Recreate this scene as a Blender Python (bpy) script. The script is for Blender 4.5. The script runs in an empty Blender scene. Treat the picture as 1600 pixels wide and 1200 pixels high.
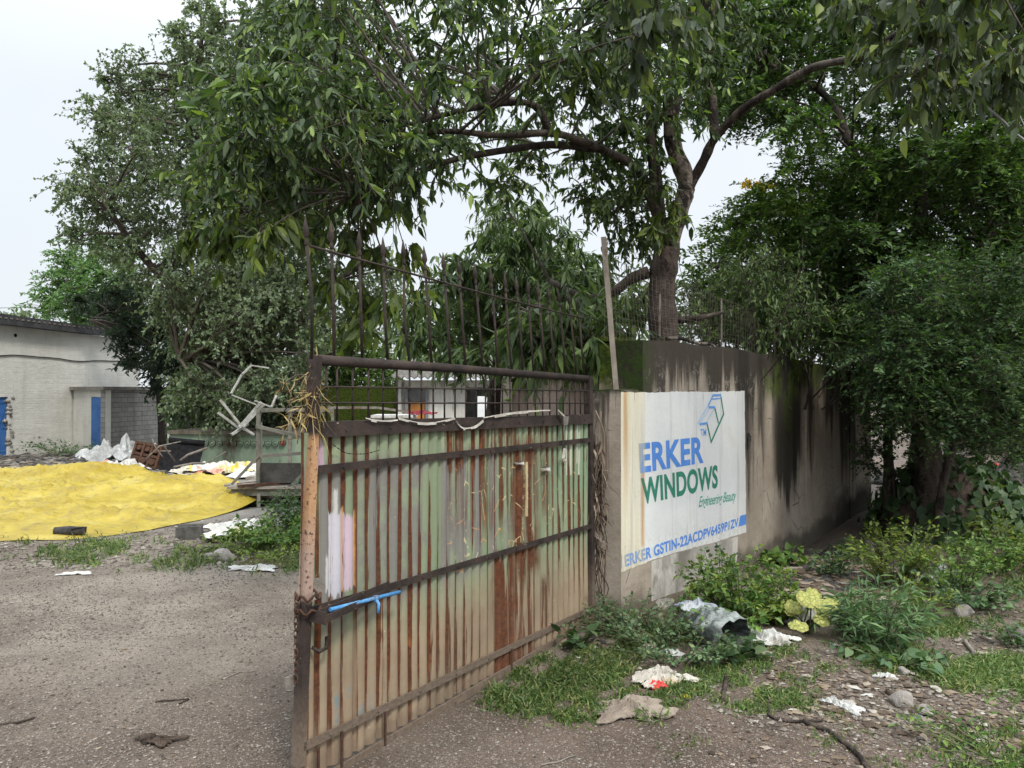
import bpy, math, random
import numpy as np
from mathutils import Vector, Matrix

# ------------------------------------------------------------------ camera, world, sun, exposure
SC = bpy.context.scene
COL = SC.collection
F, CX, CY, HORIZON, EYE = 1202.0, 800.0, 600.0, 612.0, 1.6
PITCH = math.atan((HORIZON - CY) / F)
cam_d = bpy.data.cameras.new('camera')
cam_d.sensor_width = 36.0
cam_d.lens = F / 1600.0 * 36.0
cam_d.clip_start, cam_d.clip_end = 0.05, 2000.0
cam = bpy.data.objects.new('camera', cam_d)
COL.objects.link(cam)
cam.location = (0, 0, EYE)
cam.rotation_euler = (math.pi / 2 + PITCH, 0, 0)
SC.camera = cam

SUN_EL, SUN_AZ = math.radians(50), math.radians(155)     # azimuth clockwise from +Y: behind the camera, to the right
world = bpy.data.worlds.new('World')
SC.world = world
world.use_nodes = True
wn, wl = world.node_tree.nodes, world.node_tree.links
wn.clear()
w_out = wn.new('ShaderNodeOutputWorld')
w_bg = wn.new('ShaderNodeBackground')
w_bg.inputs['Strength'].default_value = 0.1
w_sky = wn.new('ShaderNodeTexSky')
w_sky.sky_type = 'NISHITA'
w_sky.sun_disc = False
w_sky.sun_elevation, w_sky.sun_rotation = SUN_EL, SUN_AZ
w_sky.dust_density = 4.0
w_tc = wn.new('ShaderNodeTexCoord')
w_sep = wn.new('ShaderNodeSeparateXYZ')
wl.new(w_tc.outputs['Generated'], w_sep.inputs[0])
w_map = wn.new('ShaderNodeMapRange'); w_map.interpolation_type = 'SMOOTHSTEP'
w_map.inputs['From Min'].default_value, w_map.inputs['From Max'].default_value = 0.3, 0.9
w_map.inputs['To Min'].default_value, w_map.inputs['To Max'].default_value = 5.5, 16.5
wl.new(w_sep.outputs['Z'], w_map.inputs['Value'])
w_noise = wn.new('ShaderNodeTexNoise')                     # broad soft cloud cover
w_noise.inputs['Scale'].default_value = 1.6
w_noise.inputs['Detail'].default_value = 4.0
wl.new(w_tc.outputs['Generated'], w_noise.inputs['Vector'])
w_nm = wn.new('ShaderNodeMapRange')
w_nm.inputs['From Min'].default_value, w_nm.inputs['From Max'].default_value = 0.3, 0.7
w_nm.inputs['To Min'].default_value, w_nm.inputs['To Max'].default_value = 0.93, 1.06
wl.new(w_noise.outputs['Fac'], w_nm.inputs['Value'])
w_mul = wn.new('ShaderNodeMath'); w_mul.operation = 'MULTIPLY'
wl.new(w_map.outputs[0], w_mul.inputs[0]); wl.new(w_nm.outputs[0], w_mul.inputs[1])
w_vs = wn.new('ShaderNodeVectorMath'); w_vs.operation = 'SCALE'
w_vs.inputs[0].default_value = (0.93, 0.985, 1.035)
wl.new(w_mul.outputs[0], w_vs.inputs['Scale'])
w_mix = wn.new('ShaderNodeMix'); w_mix.data_type = 'RGBA'
w_mix.inputs[0].default_value = 0.9                        # cloud cover
wl.new(w_sky.outputs[0], w_mix.inputs[6]); wl.new(w_vs.outputs[0], w_mix.inputs[7])
wl.new(w_mix.outputs[2], w_bg.inputs['Color'])
wl.new(w_bg.outputs[0], w_out.inputs['Surface'])

sun_d = bpy.data.lights.new('sun', 'SUN')
sun_d.energy = 1.5
sun_d.angle = math.radians(10)
sun_d.color = (1.0, 0.94, 0.84)
sun = bpy.data.objects.new('sun', sun_d)
COL.objects.link(sun)
sv = Vector((math.sin(SUN_AZ) * math.cos(SUN_EL), math.cos(SUN_AZ) * math.cos(SUN_EL), math.sin(SUN_EL)))
sun.rotation_euler = sv.to_track_quat('Z', 'Y').to_euler()
sun.location = (0, 0, 30)

SC.view_settings.view_transform = 'Standard'
SC.view_settings.look = 'None'
SC.view_settings.exposure = 0.85
SC.view_settings.gamma = 1.0
SC.cycles.max_bounces = 6
SC.cycles.diffuse_bounces = 4
SC.cycles.glossy_bounces = 2
SC.cycles.transmission_bounces = 4
SC.cycles.transparent_max_bounces = 4
SC.cycles.caustics_reflective = SC.cycles.caustics_refractive = False

# ------------------------------------------------------------------ pixels of the photograph to points
CP, SP = math.cos(PITCH), math.sin(PITCH)
def ray(px, py):
    x, u = (px - CX) / F, (CY - py) / F
    v = np.array([x, CP - u * SP, SP + u * CP])
    return v / v[1]
def P(px, py, d):
    return np.array([0, 0, EYE]) + ray(px, py) * d
def sstep(a, b, x):
    t = np.clip((x - a) / (b - a), 0, 1)
    return t * t * (3 - 2 * t)
def gz(x, y):
    x, y = np.asarray(x, float), np.asarray(y, float)
    a = x / np.maximum(y, 0.5)
    w = 1 - sstep(0.02, 0.3, a)
    s = np.clip(y - 6.0, 0, 32.0)
    z = -0.033 * (s - 1.2 * (1 - np.exp(-s / 1.2))) * w
    z = z - 0.13 * np.exp(-((x - 2.7) ** 2 + (y - 8.6) ** 2) / 2.2)
    z = z + 0.012 * np.sin(x * 1.7 + 0.6) * np.sin(y * 1.3) + 0.008 * np.sin(x * 4.1 + y * 2.7)
    z = z + 0.35 * sstep(5.0, 8.5, x - 0.15 * y) * sstep(8, 13, y)
    return z
def G(px, py):
    r = ray(px, py)
    t = np.linspace(1.5, 60, 1200)
    h = EYE + r[2] * t - gz(r[0] * t, t)
    i = int(np.argmax(h < 0)) if (h < 0).any() else len(t) - 1
    d = t[i]
    if i > 0:
        d = t[i - 1] + (t[i] - t[i - 1]) * h[i - 1] / (h[i - 1] - h[i] + 1e-9)
    return np.array([r[0] * d, d, gz(r[0] * d, d)])

def in_poly(poly, x, y):
    p = np.array(poly, float)
    inside = np.zeros(len(x), bool)
    j = len(p) - 1
    for i in range(len(p)):
        c = ((p[i, 1] > y) != (p[j, 1] > y)) & (x < (p[j, 0] - p[i, 0]) * (y - p[i, 1]) / (p[j, 1] - p[i, 1] + 1e-12) + p[i, 0])
        inside ^= c
        j = i
    return inside
def poly_sample(poly, n, rng, even=False):
    p = np.array(poly, float)
    lo, hi = p.min(0), p.max(0)
    out = np.zeros((0, 2))
    while len(out) < n * (8 if even else 1):
        q = lo + rng.random((n * 8, 2)) * (hi - lo)
        out = np.vstack([out, q[in_poly(poly, q[:, 0], q[:, 1])]])
    if not even:
        return out[:n]
    keep = [out[0]]
    cand = out[1:]
    dist = np.hypot(*(cand - keep[0]).T)
    for _ in range(n - 1):                                   # farthest of a random few: even but irregular
        k = rng.integers(0, len(cand), 12)
        b = k[np.argmax(dist[k])]
        keep.append(cand[b])
        dist = np.minimum(dist, np.hypot(*(cand - cand[b]).T))
    return np.array(keep)
def Gs(q):
    """many pixels at once"""
    x, u = (q[:, 0] - CX) / F, (CY - q[:, 1]) / F
    v = np.stack([x, CP - u * SP, SP + u * CP], 1); v = v / v[:, 1:2]
    d = np.full(len(q), 3.0); lo, hi = np.full(len(q), 1.2), np.full(len(q), 60.0)
    t = np.linspace(1.2, 60, 500)[None]
    for c in range(0, len(q), 4000):
        w = v[c:c + 4000]
        h = EYE + w[:, 2:3] * t - gz(w[:, 0:1] * t, t + 0 * w[:, 0:1])
        i = np.where((h < 0).any(1), np.argmax(h < 0, 1), t.shape[1] - 1); i = np.maximum(i, 1)
        k = np.arange(len(w)); h0, h1 = h[k, i - 1], h[k, i]
        d[c:c + 4000] = t[0, i - 1] + (t[0, i] - t[0, i - 1]) * np.clip(h0 / (h0 - h1 + 1e-9), 0, 1)
    return np.stack([v[:, 0] * d, d, gz(v[:, 0] * d, d)], 1)

def unit(v):
    return v / (np.linalg.norm(v, axis=-1, keepdims=True) + 1e-12)

# ------------------------------------------------------------------ mesh builder
class Mesh:
    def __init__(self):
        self.v, self.f, self.n = [], [], 0
    def add(self, v, f, mi=0, smooth=False):
        v = np.asarray(v, np.float64).reshape(-1, 3)
        if isinstance(f, np.ndarray):
            self.f.append((f.astype(np.int64) + self.n, mi, smooth))
        else:
            by = {}
            for q in f:
                by.setdefault(len(q), []).append(q)
            for q in by.values():
                self.f.append((np.array(q, np.int64) + self.n, mi, smooth))
        self.v.append(v)
        self.n += len(v)
        return self
    def box(self, c, s, rz=0, mi=0, R=None, taper=1.0):
        x, y, z = np.array(s, float) / 2
        v = np.array([[-x, -y, -z], [x, -y, -z], [x, y, -z], [-x, y, -z], [-x * taper, -y * taper, z], [x * taper, -y * taper, z], [x * taper, y * taper, z], [-x * taper, y * taper, z]])
        if R is None:
            c_, s_ = math.cos(rz), math.sin(rz)
            R = np.array([[c_, -s_, 0], [s_, c_, 0], [0, 0, 1]])
        self.add(v @ np.asarray(R).T + np.array(c, float), [(0, 3, 2, 1), (4, 5, 6, 7), (0, 1, 5, 4), (1, 2, 6, 5), (2, 3, 7, 6), (3, 0, 4, 7)], mi)
        return self
    def bar(self, a, b, w, h, up=(0, 0, 1), mi=0):
        a, b = np.array(a, float), np.array(b, float)
        d = unit(b - a)
        s = np.cross(d, up)
        if np.linalg.norm(s) < 1e-4:
            s = np.cross(d, (0, 1, 0))
        s = unit(s)
        u = np.cross(s, d)
        R = np.stack([d, s, u], 1)
        return self.box((a + b) / 2, (np.linalg.norm(b - a), w, h), R=R, mi=mi)
    def tube(self, pts, r, n=8, mi=0, cap=True, smooth=True):
        p = np.array(pts, float)
        k = len(p)
        r = np.broadcast_to(np.array(r, float), (k,))
        t = np.gradient(p, axis=0)
        t = unit(t)
        ref = np.array([0, 0, 1.0]) if abs(t[:, 2]).mean() < 0.9 else np.array([1.0, 0, 0])
        s = unit(np.cross(t, ref))
        u = np.cross(s, t)
        a = np.linspace(0, 2 * np.pi, n, endpoint=False)
        ring = p[:, None] + r[:, None, None] * (np.cos(a)[None, :, None] * s[:, None] + np.sin(a)[None, :, None] * u[:, None])
        i = np.arange(k - 1)[:, None] * n
        j = np.arange(n)[None]
        jn = (j + 1) % n
        f = np.stack([i + j, i + jn, i + n + jn, i + n + j], -1).reshape(-1, 4)
        self.add(ring.reshape(-1, 3), f, mi, smooth)
        if cap:
            b = self.n - k * n
            self.f.append((np.arange(n)[::-1][None] + b, mi, False))
            self.f.append((np.arange(n)[None] + b + (k - 1) * n, mi, False))
        return self
    def lathe(self, c, prof, n=16, axis=(0, 0, 1), mi=0, smooth=True):
        ax = unit(np.array(axis, float))
        ref = np.array([0, 0, 1.0]) if abs(ax[2]) < 0.9 else np.array([1.0, 0, 0])
        s = unit(np.cross(ax, ref)); u = np.cross(ax, s)
        a = np.linspace(0, 2 * np.pi, n, endpoint=False)
        rings = [np.array(c, float) + ax * h + r * (np.cos(a)[:, None] * s + np.sin(a)[:, None] * u) for r, h in prof]
        k = len(prof)
        i = np.arange(k - 1)[:, None] * n; j = np.arange(n)[None]; jn = (j + 1) % n
        f = np.stack([i + j, i + jn, i + n + jn, i + n + j], -1).reshape(-1, 4)
        self.add(np.vstack(rings), f, mi, smooth)
        b = self.n - k * n
        self.f.append((np.arange(n)[::-1][None] + b, mi, False))
        self.f.append((np.arange(n)[None] + b + (k - 1) * n, mi, False))
        return self
    def grid(self, V, mi=0, smooth=True, mask=None):
        a, b = V.shape[:2]
        i = np.arange(a - 1)[:, None] * b; j = np.arange(b - 1)[None]
        f = np.stack([i + j, i + j + 1, i + b + j + 1, i + b + j], -1)
        f = f[mask] if mask is not None else f.reshape(-1, 4)
        return self.add(V.reshape(-1, 3), f, mi, smooth)
    def prism(self, poly, a0, a1, fn, mi=0):
        n = len(poly)
        v = [fn(p, a0) for p in poly] + [fn(p, a1) for p in poly]
        f = [tuple(range(n))[::-1], tuple(range(n, 2 * n))] + [(i, (i + 1) % n, n + (i + 1) % n, n + i) for i in range(n)]
        return self.add(v, f, mi)
    def build(self, name, mats, parent=None, local=False):
        me = bpy.data.meshes.new(name)
        V = np.vstack(self.v)
        loc = None
        if parent is not None and not local:
            L, rz = XF[parent.name]
            c, s = math.cos(-rz), math.sin(-rz)
            V = (V - L) @ np.array([[c, -s, 0], [s, c, 0], [0, 0, 1]]).T
        elif parent is None and not local:
            loc = np.array([V[:, 0].mean(), V[:, 1].mean(), V[:, 2].min()])
            V = V - loc
        cnt = sum(len(f) for f, _, _ in self.f)
        lt = np.concatenate([np.full(len(f), f.shape[1]) for f, _, _ in self.f])
        lv = np.concatenate([f.reshape(-1) for f, _, _ in self.f])
        mi = np.concatenate([np.full(len(f), m) for f, m, _ in self.f])
        sm = np.concatenate([np.full(len(f), s) for f, _, s in self.f])
        me.vertices.add(len(V)); me.vertices.foreach_set('co', V.astype(np.float32).reshape(-1))
        me.loops.add(len(lv)); me.loops.foreach_set('vertex_index', lv.astype(np.int32))
        me.polygons.add(cnt)
        me.polygons.foreach_set('loop_start', np.concatenate([[0], np.cumsum(lt)[:-1]]).astype(np.int32))
        me.polygons.foreach_set('loop_total', lt.astype(np.int32))
        me.polygons.foreach_set('material_index', mi.astype(np.int32))
        me.polygons.foreach_set('use_smooth', sm.astype(bool))
        me.update(calc_edges=True)
        for m in (mats if isinstance(mats, (list, tuple)) else [mats]):
            me.materials.append(m)
        o = bpy.data.objects.new(name, me)
        COL.objects.link(o)
        if loc is not None:
            o.location = loc
        if parent is not None:
            o.parent = parent
        return o

XF = {}
def thing(name, label, cat, loc=(0, 0, 0), rz=0, group=None):
    o = bpy.data.objects.new(name, None)
    o.empty_display_size = 0.2
    COL.objects.link(o)
    o.location = loc
    o.rotation_euler = (0, 0, rz)
    XF[o.name] = (np.array(loc, float), rz)
    return tag(o, label, cat, group)
def tag(o, label, cat, group=None):
    o['label'] = label; o['category'] = cat; o['kind'] = 'thing'
    if group:
        o['group'] = group
    return o
def kind(o, k):
    o['kind'] = k
    return o
def dup(root, loc, rz, label, group=None):
    r = root.copy(); COL.objects.link(r)
    r.location = loc; r.rotation_euler = (0, 0, rz)
    r['label'] = label
    if group:
        r['group'] = group
    for ch in list(root.children):
        c = ch.copy(); COL.objects.link(c); c.parent = r
        for g in list(ch.children):
            d = g.copy(); COL.objects.link(d); d.parent = c
    return r

# ------------------------------------------------------------------ materials
class Mat:
    def __init__(self, name):
        self.m = bpy.data.materials.new(name)
        self.m.use_nodes = True
        self.t = self.m.node_tree
        self.t.nodes.clear()
        self.out = self.t.nodes.new('ShaderNodeOutputMaterial')
    def n(self, t, **kw):
        x = self.t.nodes.new('ShaderNode' + t)
        for k, v in kw.items():
            setattr(x, k, v)
        return x
    def put(self, s, v):
        if isinstance(v, bpy.types.NodeSocket):
            self.t.links.new(v, s)
        elif isinstance(v, (tuple, list)) and len(v) == 3 and s.type == 'RGBA':
            s.default_value = (*v, 1)
        else:
            s.default_value = v
    def math(self, op, a, b=0.0, c=None, clamp=False):
        x = self.n('Math', operation=op, use_clamp=clamp)
        self.put(x.inputs[0], a); self.put(x.inputs[1], b)
        if c is not None:
            self.put(x.inputs[2], c)
        return x.outputs[0]
    def mul(self, *a):
        r = a[0]
        for b in a[1:]:
            r = self.math('MULTIPLY', r, b)
        return r
    def addm(self, a, b): return self.math('ADD', a, b)
    def sub(self, a, b): return self.math('SUBTRACT', a, b)
    def mx(self, a, b): return self.math('MAXIMUM', a, b)
    def inv(self, a): return self.math('SUBTRACT', 1.0, a)
    def obj(self): return self.n('TexCoord').outputs['Object']
    def pos(self): return self.n('NewGeometry').outputs['Position']
    def island(self): return self.n('NewGeometry').outputs['Random Per Island']
    def sep(self, v):
        x = self.n('SeparateXYZ'); self.put(x.inputs[0], v)
        return x.outputs[0], x.outputs[1], x.outputs[2]
    def scale(self, v, s):
        x = self.n('VectorMath', operation='MULTIPLY'); self.put(x.inputs[0], v); x.inputs[1].default_value = s
        return x.outputs[0]
    def noise(self, v, scale=1.0, detail=4.0, rough=0.6, dist=0.0):
        x = self.n('TexNoise'); self.put(x.inputs['Vector'], v)
        x.inputs['Scale'].default_value = scale; x.inputs['Detail'].default_value = detail
        x.inputs['Roughness'].default_value = rough; x.inputs['Distortion'].default_value = dist
        return x.outputs['Fac']
    def voro(self, v, scale=1.0, out='Distance', feature='F1', rnd=1.0):
        x = self.n('TexVoronoi', feature=feature); self.put(x.inputs['Vector'], v)
        x.inputs['Scale'].default_value = scale; x.inputs['Randomness'].default_value = rnd
        return x.outputs[out]
    def ss(self, x, a, b, lo=0.0, hi=1.0):
        k = self.n('MapRange', interpolation_type='SMOOTHSTEP')
        self.put(k.inputs['Value'], x)
        k.inputs['From Min'].default_value = a; k.inputs['From Max'].default_value = b
        k.inputs['To Min'].default_value = lo; k.inputs['To Max'].default_value = hi
        return k.outputs[0]
    def rect(self, x, z, x0, x1, z0, z1, e=0.02):
        return self.mul(self.ss(x, x0 - e, x0 + e), self.ss(x, x1 + e, x1 - e), self.ss(z, z0 - e, z0 + e), self.ss(z, z1 + e, z1 - e))
    def mix(self, f, a, b):
        x = self.n('Mix', data_type='RGBA')
        self.put(x.inputs[0], f); self.put(x.inputs[6], a); self.put(x.inputs[7], b)
        return x.outputs[2]
    def ramp(self, f, stops):
        x = self.n('ValToRGB'); self.put(x.inputs[0], f)
        e = x.color_ramp.elements
        while len(e) < len(stops):
            e.new(0.5)
        for q, (p, c) in zip(e, stops):
            q.position = p; q.color = (*c, 1)
        return x.outputs[0]
    def bump(self, h, dist=0.01, strength=1.0, normal=None):
        x = self.n('Bump'); self.put(x.inputs['Height'], h)
        x.inputs['Distance'].default_value = dist; x.inputs['Strength'].default_value = strength
        if normal is not None:
            self.put(x.inputs['Normal'], normal)
        return x.outputs[0]
    def bsdf(self, color, rough=0.8, normal=None, metal=0.0, spec=0.3):
        x = self.n('BsdfPrincipled')
        self.put(x.inputs['Base Color'], color); self.put(x.inputs['Roughness'], rough)
        self.put(x.inputs['Metallic'], metal); x.inputs['Specular IOR Level'].default_value = spec
        if normal is not None:
            self.put(x.inputs['Normal'], normal)
        return x.outputs[0]
    def done(self, shader):
        self.t.links.new(shader, self.out.inputs['Surface'])
        return self.m

def simple(name, c1, c2, scale=6.0, rough=0.8, bump=0.004, spec=0.3, metal=0.0, stretch=(1, 1, 1), c3=None, detail=6.0):
    m = Mat(name)
    o = m.scale(m.obj(), stretch)
    f = m.noise(o, scale, detail, 0.65)
    col = m.mix(m.ss(f, 0.35, 0.65), c1, c2)
    if c3 is not None:
        col = m.mix(m.ss(m.noise(o, scale * 0.4, 5, 0.7), 0.52, 0.66), col, c3)
    return m.done(m.bsdf(col, rough, m.bump(m.noise(o, scale * 4, 5, 0.7), bump), metal, spec))

def leaf_mat(name, stops, trans=0.28, rough=0.5, spec=0.35, tint=(1.3, 1.5, 0.6)):
    m = Mat(name)
    r = m.island()
    c = m.ramp(r, stops)
    n = m.noise(m.obj(), 0.9, 3, 0.6)
    v = m.n('VectorMath', operation='SCALE'); m.put(v.inputs[0], c); m.put(v.inputs['Scale'], m.ss(n, 0.3, 0.7, 0.78, 1.25))
    c = v.outputs[0]
    p = m.bsdf(c, rough, None, 0.0, spec)
    t = m.n('BsdfTranslucent'); m.put(t.inputs[0], m.scale(c, tint))
    k = m.n('MixShader'); k.inputs[0].default_value = trans
    m.t.links.new(p, k.inputs[1]); m.t.links.new(t.outputs[0], k.inputs[2])
    return m.done(k.outputs[0])

L_MAIN = leaf_mat('leaf_main', [(0.0, (.030, .054, .027)), (0.5, (.060, .100, .038)), (0.82, (.11, .17, .048)), (0.97, (.21, .29, .06))])
L_HANG = leaf_mat('leaf_hanging', [(0.0, (.05, .08, .03)), (0.5, (.09, .13, .04)), (0.9, (.19, .25, .05))], trans=.4)
L_FAR = leaf_mat('leaf_peepal_haze', [(0.0, (.09, .125, .08)), (0.6, (.14, .185, .115)), (0.97, (.19, .24, .14))], trans=.35, rough=.55, spec=.25)  # milky haze over the far trees is put into these lighter leaf colours
L_BRIGHT = leaf_mat('leaf_bright', [(0.0, (.08, .17, .06)), (1.0, (.17, .29, .10))])
L_DROOP = leaf_mat('leaf_dark', [(0.0, (.022, .042, .028)), (1.0, (.045, .075, .045))])
L_WILLOW = leaf_mat('leaf_narrow', [(0.0, (.042, .072, .030)), (0.6, (.08, .13, .045)), (1.0, (.16, .23, .07))])
L_FINE = leaf_mat('leaf_fine', [(0.0, (.026, .055, .022)), (0.6, (.060, .112, .034)), (0.95, (.13, .205, .05))], spec=.15)
L_FINE2 = leaf_mat('leaf_fine_light', [(0.0, (.04, .08, .025)), (0.6, (.08, .14, .035)), (1.0, (.17, .25, .05))], spec=.15)
L_WEED = leaf_mat('leaf_weed', [(0.0, (.055, .115, .028)), (0.6, (.11, .20, .045)), (1.0, (.22, .31, .07))])
L_YELLOW = leaf_mat('leaf_yellowgreen', [(0.0, (.10, .155, .03)), (0.7, (.16, .22, .045)), (1.0, (.27, .31, .07))])
L_GREY = leaf_mat('leaf_greygreen', [(0.0, (.05, .10, .045)), (0.7, (.10, .17, .08)), (1.0, (.17, .24, .11))])
L_BLUE = leaf_mat('leaf_bluegreen', [(0.0, (.07, .14, .065)), (0.7, (.13, .22, .10)), (1.0, (.21, .31, .14))])
L_BROAD = leaf_mat('leaf_broad', [(0.0, (.035, .075, .03)), (0.7, (.07, .125, .05)), (1.0, (.12, .17, .08))], spec=.4)
def veined_leaf(name, a, b, vein):
    m = Mat(name); o = m.obj()
    n = m.noise(o, 26, 5, .7); e = m.voro(o, 34, 'Distance', 'DISTANCE_TO_EDGE')
    c = m.mix(m.ss(n, .35, .65), a, b)
    c = m.mix(m.mul(m.ss(e, .10, .02), .55), c, vein)
    c = m.mix(m.mul(m.ss(m.noise(o, 60, 3, .7), .64, .70), .7), c, (.22, .15, .05))
    p = m.bsdf(c, .6, m.bump(m.addm(n, m.ss(e, .1, 0)), .006), 0, .3)
    t = m.n('BsdfTranslucent'); m.put(t.inputs[0], c); k = m.n('MixShader'); k.inputs[0].default_value = .25
    m.t.links.new(p, k.inputs[1]); m.t.links.new(t.outputs[0], k.inputs[2])
    return m.done(k.outputs[0])
L_PUMPKIN = veined_leaf('leaf_pumpkin', (.36, .41, .10), (.56, .56, .18), (.62, .62, .30))
L_DRY = leaf_mat('leaf_dry', [(0.0, (.20, .14, .07)), (0.6, (.34, .24, .10)), (1.0, (.45, .36, .14))], trans=.1, tint=(1, 1, .8))
L_VINE = leaf_mat('vine_dry', [(0.0, (.06, .045, .035)), (0.6, (.13, .095, .07)), (1.0, (.30, .23, .17))], trans=.05, tint=(1, 1, 1))
L_GRASS = leaf_mat('grass_blade', [(0.0, (.05, .09, .028)), (0.6, (.10, .165, .045)), (0.8, (.16, .22, .065)), (1.0, (.28, .26, .12))], tint=(1.2, 1.3, .6))
L_FLOWER = leaf_mat('flower_yellow', [(0.0, (.7, .45, .02)), (1.0, (.8, .6, .05))], tint=(1, 1, .6))
TWIG = simple('twig', (.05, .04, .032), (.10, .085, .07), 20)
STEM = simple('green_stem', (.07, .09, .04), (.14, .13, .07), 20)

def bark_mat(name, a, b, dark, scale=9.0, pale=0.55):
    m = Mat(name)
    o = m.obj()
    n1 = m.noise(m.scale(o, (1, 1, .35)), scale, 7, .7)
    n2 = m.noise(m.scale(o, (1, 1, .6)), scale * .45, 6, .7, .6)
    n3 = m.noise(m.scale(o, (1, 1, 2.5)), scale * 2.2, 4, .7)
    c = m.mix(m.ss(n1, .38, .62), a, b)
    c = m.mix(m.mul(m.ss(n3, .52, .62), .5), c, dark)
    c = m.mix(m.ss(n2, pale - .02, pale + .06), c, dark)
    return m.done(m.bsdf(c, .85, m.bump(m.addm(n1, m.mul(n3, .5)), .035), 0, .2))
BARK_PALE = bark_mat('bark_pale', (.29, .25, .215), (.17, .145, .122), (.028, .023, .02), 9, .49)
BARK_BASE = bark_mat('bark_rough', (.115, .09, .075), (.062, .05, .043), (.03, .022, .02), 14, .56)
BARK_DARK = bark_mat('bark_dark', (.07, .056, .046), (.04, .033, .028), (.018, .015, .013), 10)
BARK_BROWN = bark_mat('bark_brown', (.115, .094, .078), (.065, .052, .043), (.026, .021, .018), 12, .52)

def ground_mat():
    m = Mat('gravel_ground')
    p = m.pos()
    x, y, z = m.sep(p)
    big = m.noise(p, .45, 4, .6)
    mid = m.noise(p, 2.2, 5, .65)
    damp = m.ss(m.noise(p, .55, 3, .5), .38, .62)
    sp = m.voro(p, 120, 'Color')
    spx, spy, spz = m.sep(sp)
    dist = m.voro(p, 120)
    fine = m.noise(p, 260, 3, .7)
    base = m.mix(damp, (.132, .102, .078), (.248, .215, .178))
    left = m.ss(x, .6, -.6)
    near = m.ss(y, 5.5, 3.2)
    base = m.mix(m.mul(near, .7), base, (.100, .073, .056))
    red = m.mul(m.inv(left), m.ss(mid, .35, .6))
    base = m.mix(m.mul(red, .7), base, (.135, .096, .076))
    gray = m.mul(m.ss(y, 8, 12), left)
    base = m.mix(gray, base, (.23, .22, .20))
    v = m.n('VectorMath', operation='SCALE'); m.put(v.inputs[0], base)
    m.put(v.inputs['Scale'], m.mul(m.ss(spx, 0, 1, .74, 1.2), m.ss(fine, .3, .7, .85, 1.15), m.ss(mid, .3, .7, .85, 1.15)))
    col = v.outputs[0]
    col = m.mix(m.mul(m.ss(spy, .88, .95), .40), col, (.38, .35, .31))
    col = m.mix(m.mul(m.ss(spz, .9, .95), .6), col, (.07, .06, .055))
    h = m.addm(m.mul(m.inv(dist), m.ss(spx, .2, 1)), m.mul(mid, 1.5))
    rough = m.ss(damp, 0, 1, .62, .95)
    return m.done(m.bsdf(col, rough, m.bump(h, .012, .9), 0, .25))
GROUND = ground_mat()

def pebble_mat():
    m = Mat('pebbles')
    c = m.ramp(m.island(), [(0, (.075, .063, .055)), (.45, (.17, .15, .13)), (.8, (.22, .196, .168)), (1, (.30, .275, .245))])
    return m.done(m.bsdf(c, .9, None, 0, .2))
PEBBLE = pebble_mat()
def litter_mat():
    m = Mat('litter_bits')
    c = m.ramp(m.island(), [(0, (.05, .038, .03)), (.4, (.12, .09, .065)), (.75, (.24, .19, .14)), (.93, (.32, .28, .23)), (1, (.46, .44, .40))])
    return m.done(m.bsdf(c, .9, None, 0, .15))
LITTER = litter_mat()
STONE = simple('stone', (.22, .20, .18), (.36, .33, .30), 12, .9, .01)
EARTH = simple('earth', (.05, .038, .03), (.11, .082, .065), 14, .95, .02)
RUBBLE = simple('dark_rubble', (.03, .028, .027), (.10, .092, .085), 9, .9, .03, c3=(.22, .21, .2))
CLOTH_W = simple('white_plastic', (.42, .42, .40), (.60, .60, .58), 7, .5, .006, c3=(.26, .24, .21))
CLOTH_B = simple('beige_cloth', (.19, .155, .125), (.29, .245, .20), 9, .95, .006)
CLOTH_R = simple('red_cloth', (.55, .03, .03), (.70, .10, .09), 6, .7, .004)
SILVER = simple('silver_grey_plastic', (.13, .155, .15), (.34, .37, .36), 22, .35, .006, spec=.5, c3=(.10, .12, .12))
BLACKR = simple('black_rubber', (.007, .007, .008), (.016, .016, .018), 12, .85, .004, spec=.1)
CONC_DARK = simple('dark_concrete', (.06, .06, .058), (.12, .115, .105), 12, .9, .01)
STEEL_OLD = simple('weathered_steel', (.13, .115, .10), (.22, .20, .175), 10, .75, .004, c3=(.10, .055, .035))
STEEL_PALE = simple('pale_steel', (.24, .24, .23), (.36, .36, .345), 8, .7, .003, c3=(.2, .17, .14))
WOODG = simple('grey_wood', (.17, .15, .13), (.30, .27, .235), 6, .85, .006, stretch=(1, 1, 6))
RUSTY = simple('rust', (.05, .026, .018), (.10, .05, .03), 14, .9, .008, c3=(.05, .03, .022))
BLUE_PAINT = simple('blue_paint', (.055, .22, .48), (.10, .30, .58), 24, .6, .003, c3=(.14, .12, .10))
DOOR_BLUE = simple('door_blue', (.035, .12, .34), (.05, .16, .42), 3, .6, .003, c3=(.04, .10, .26))
WIRE = simple('galvanised_wire', (.12, .10, .085), (.20, .17, .145), 20, .6, .001)
CABLE = simple('grey_cable', (.22, .22, .22), (.30, .30, .30), 20, .6, .001)
TAPE = simple('paper_scrap', (.28, .26, .23), (.44, .42, .38), 20, .8, .003, c3=(.33, .28, .23))
WHITE_BOARD = simple('white_board', (.62, .65, .67), (.72, .74, .75), 4, .6, .002)

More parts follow.
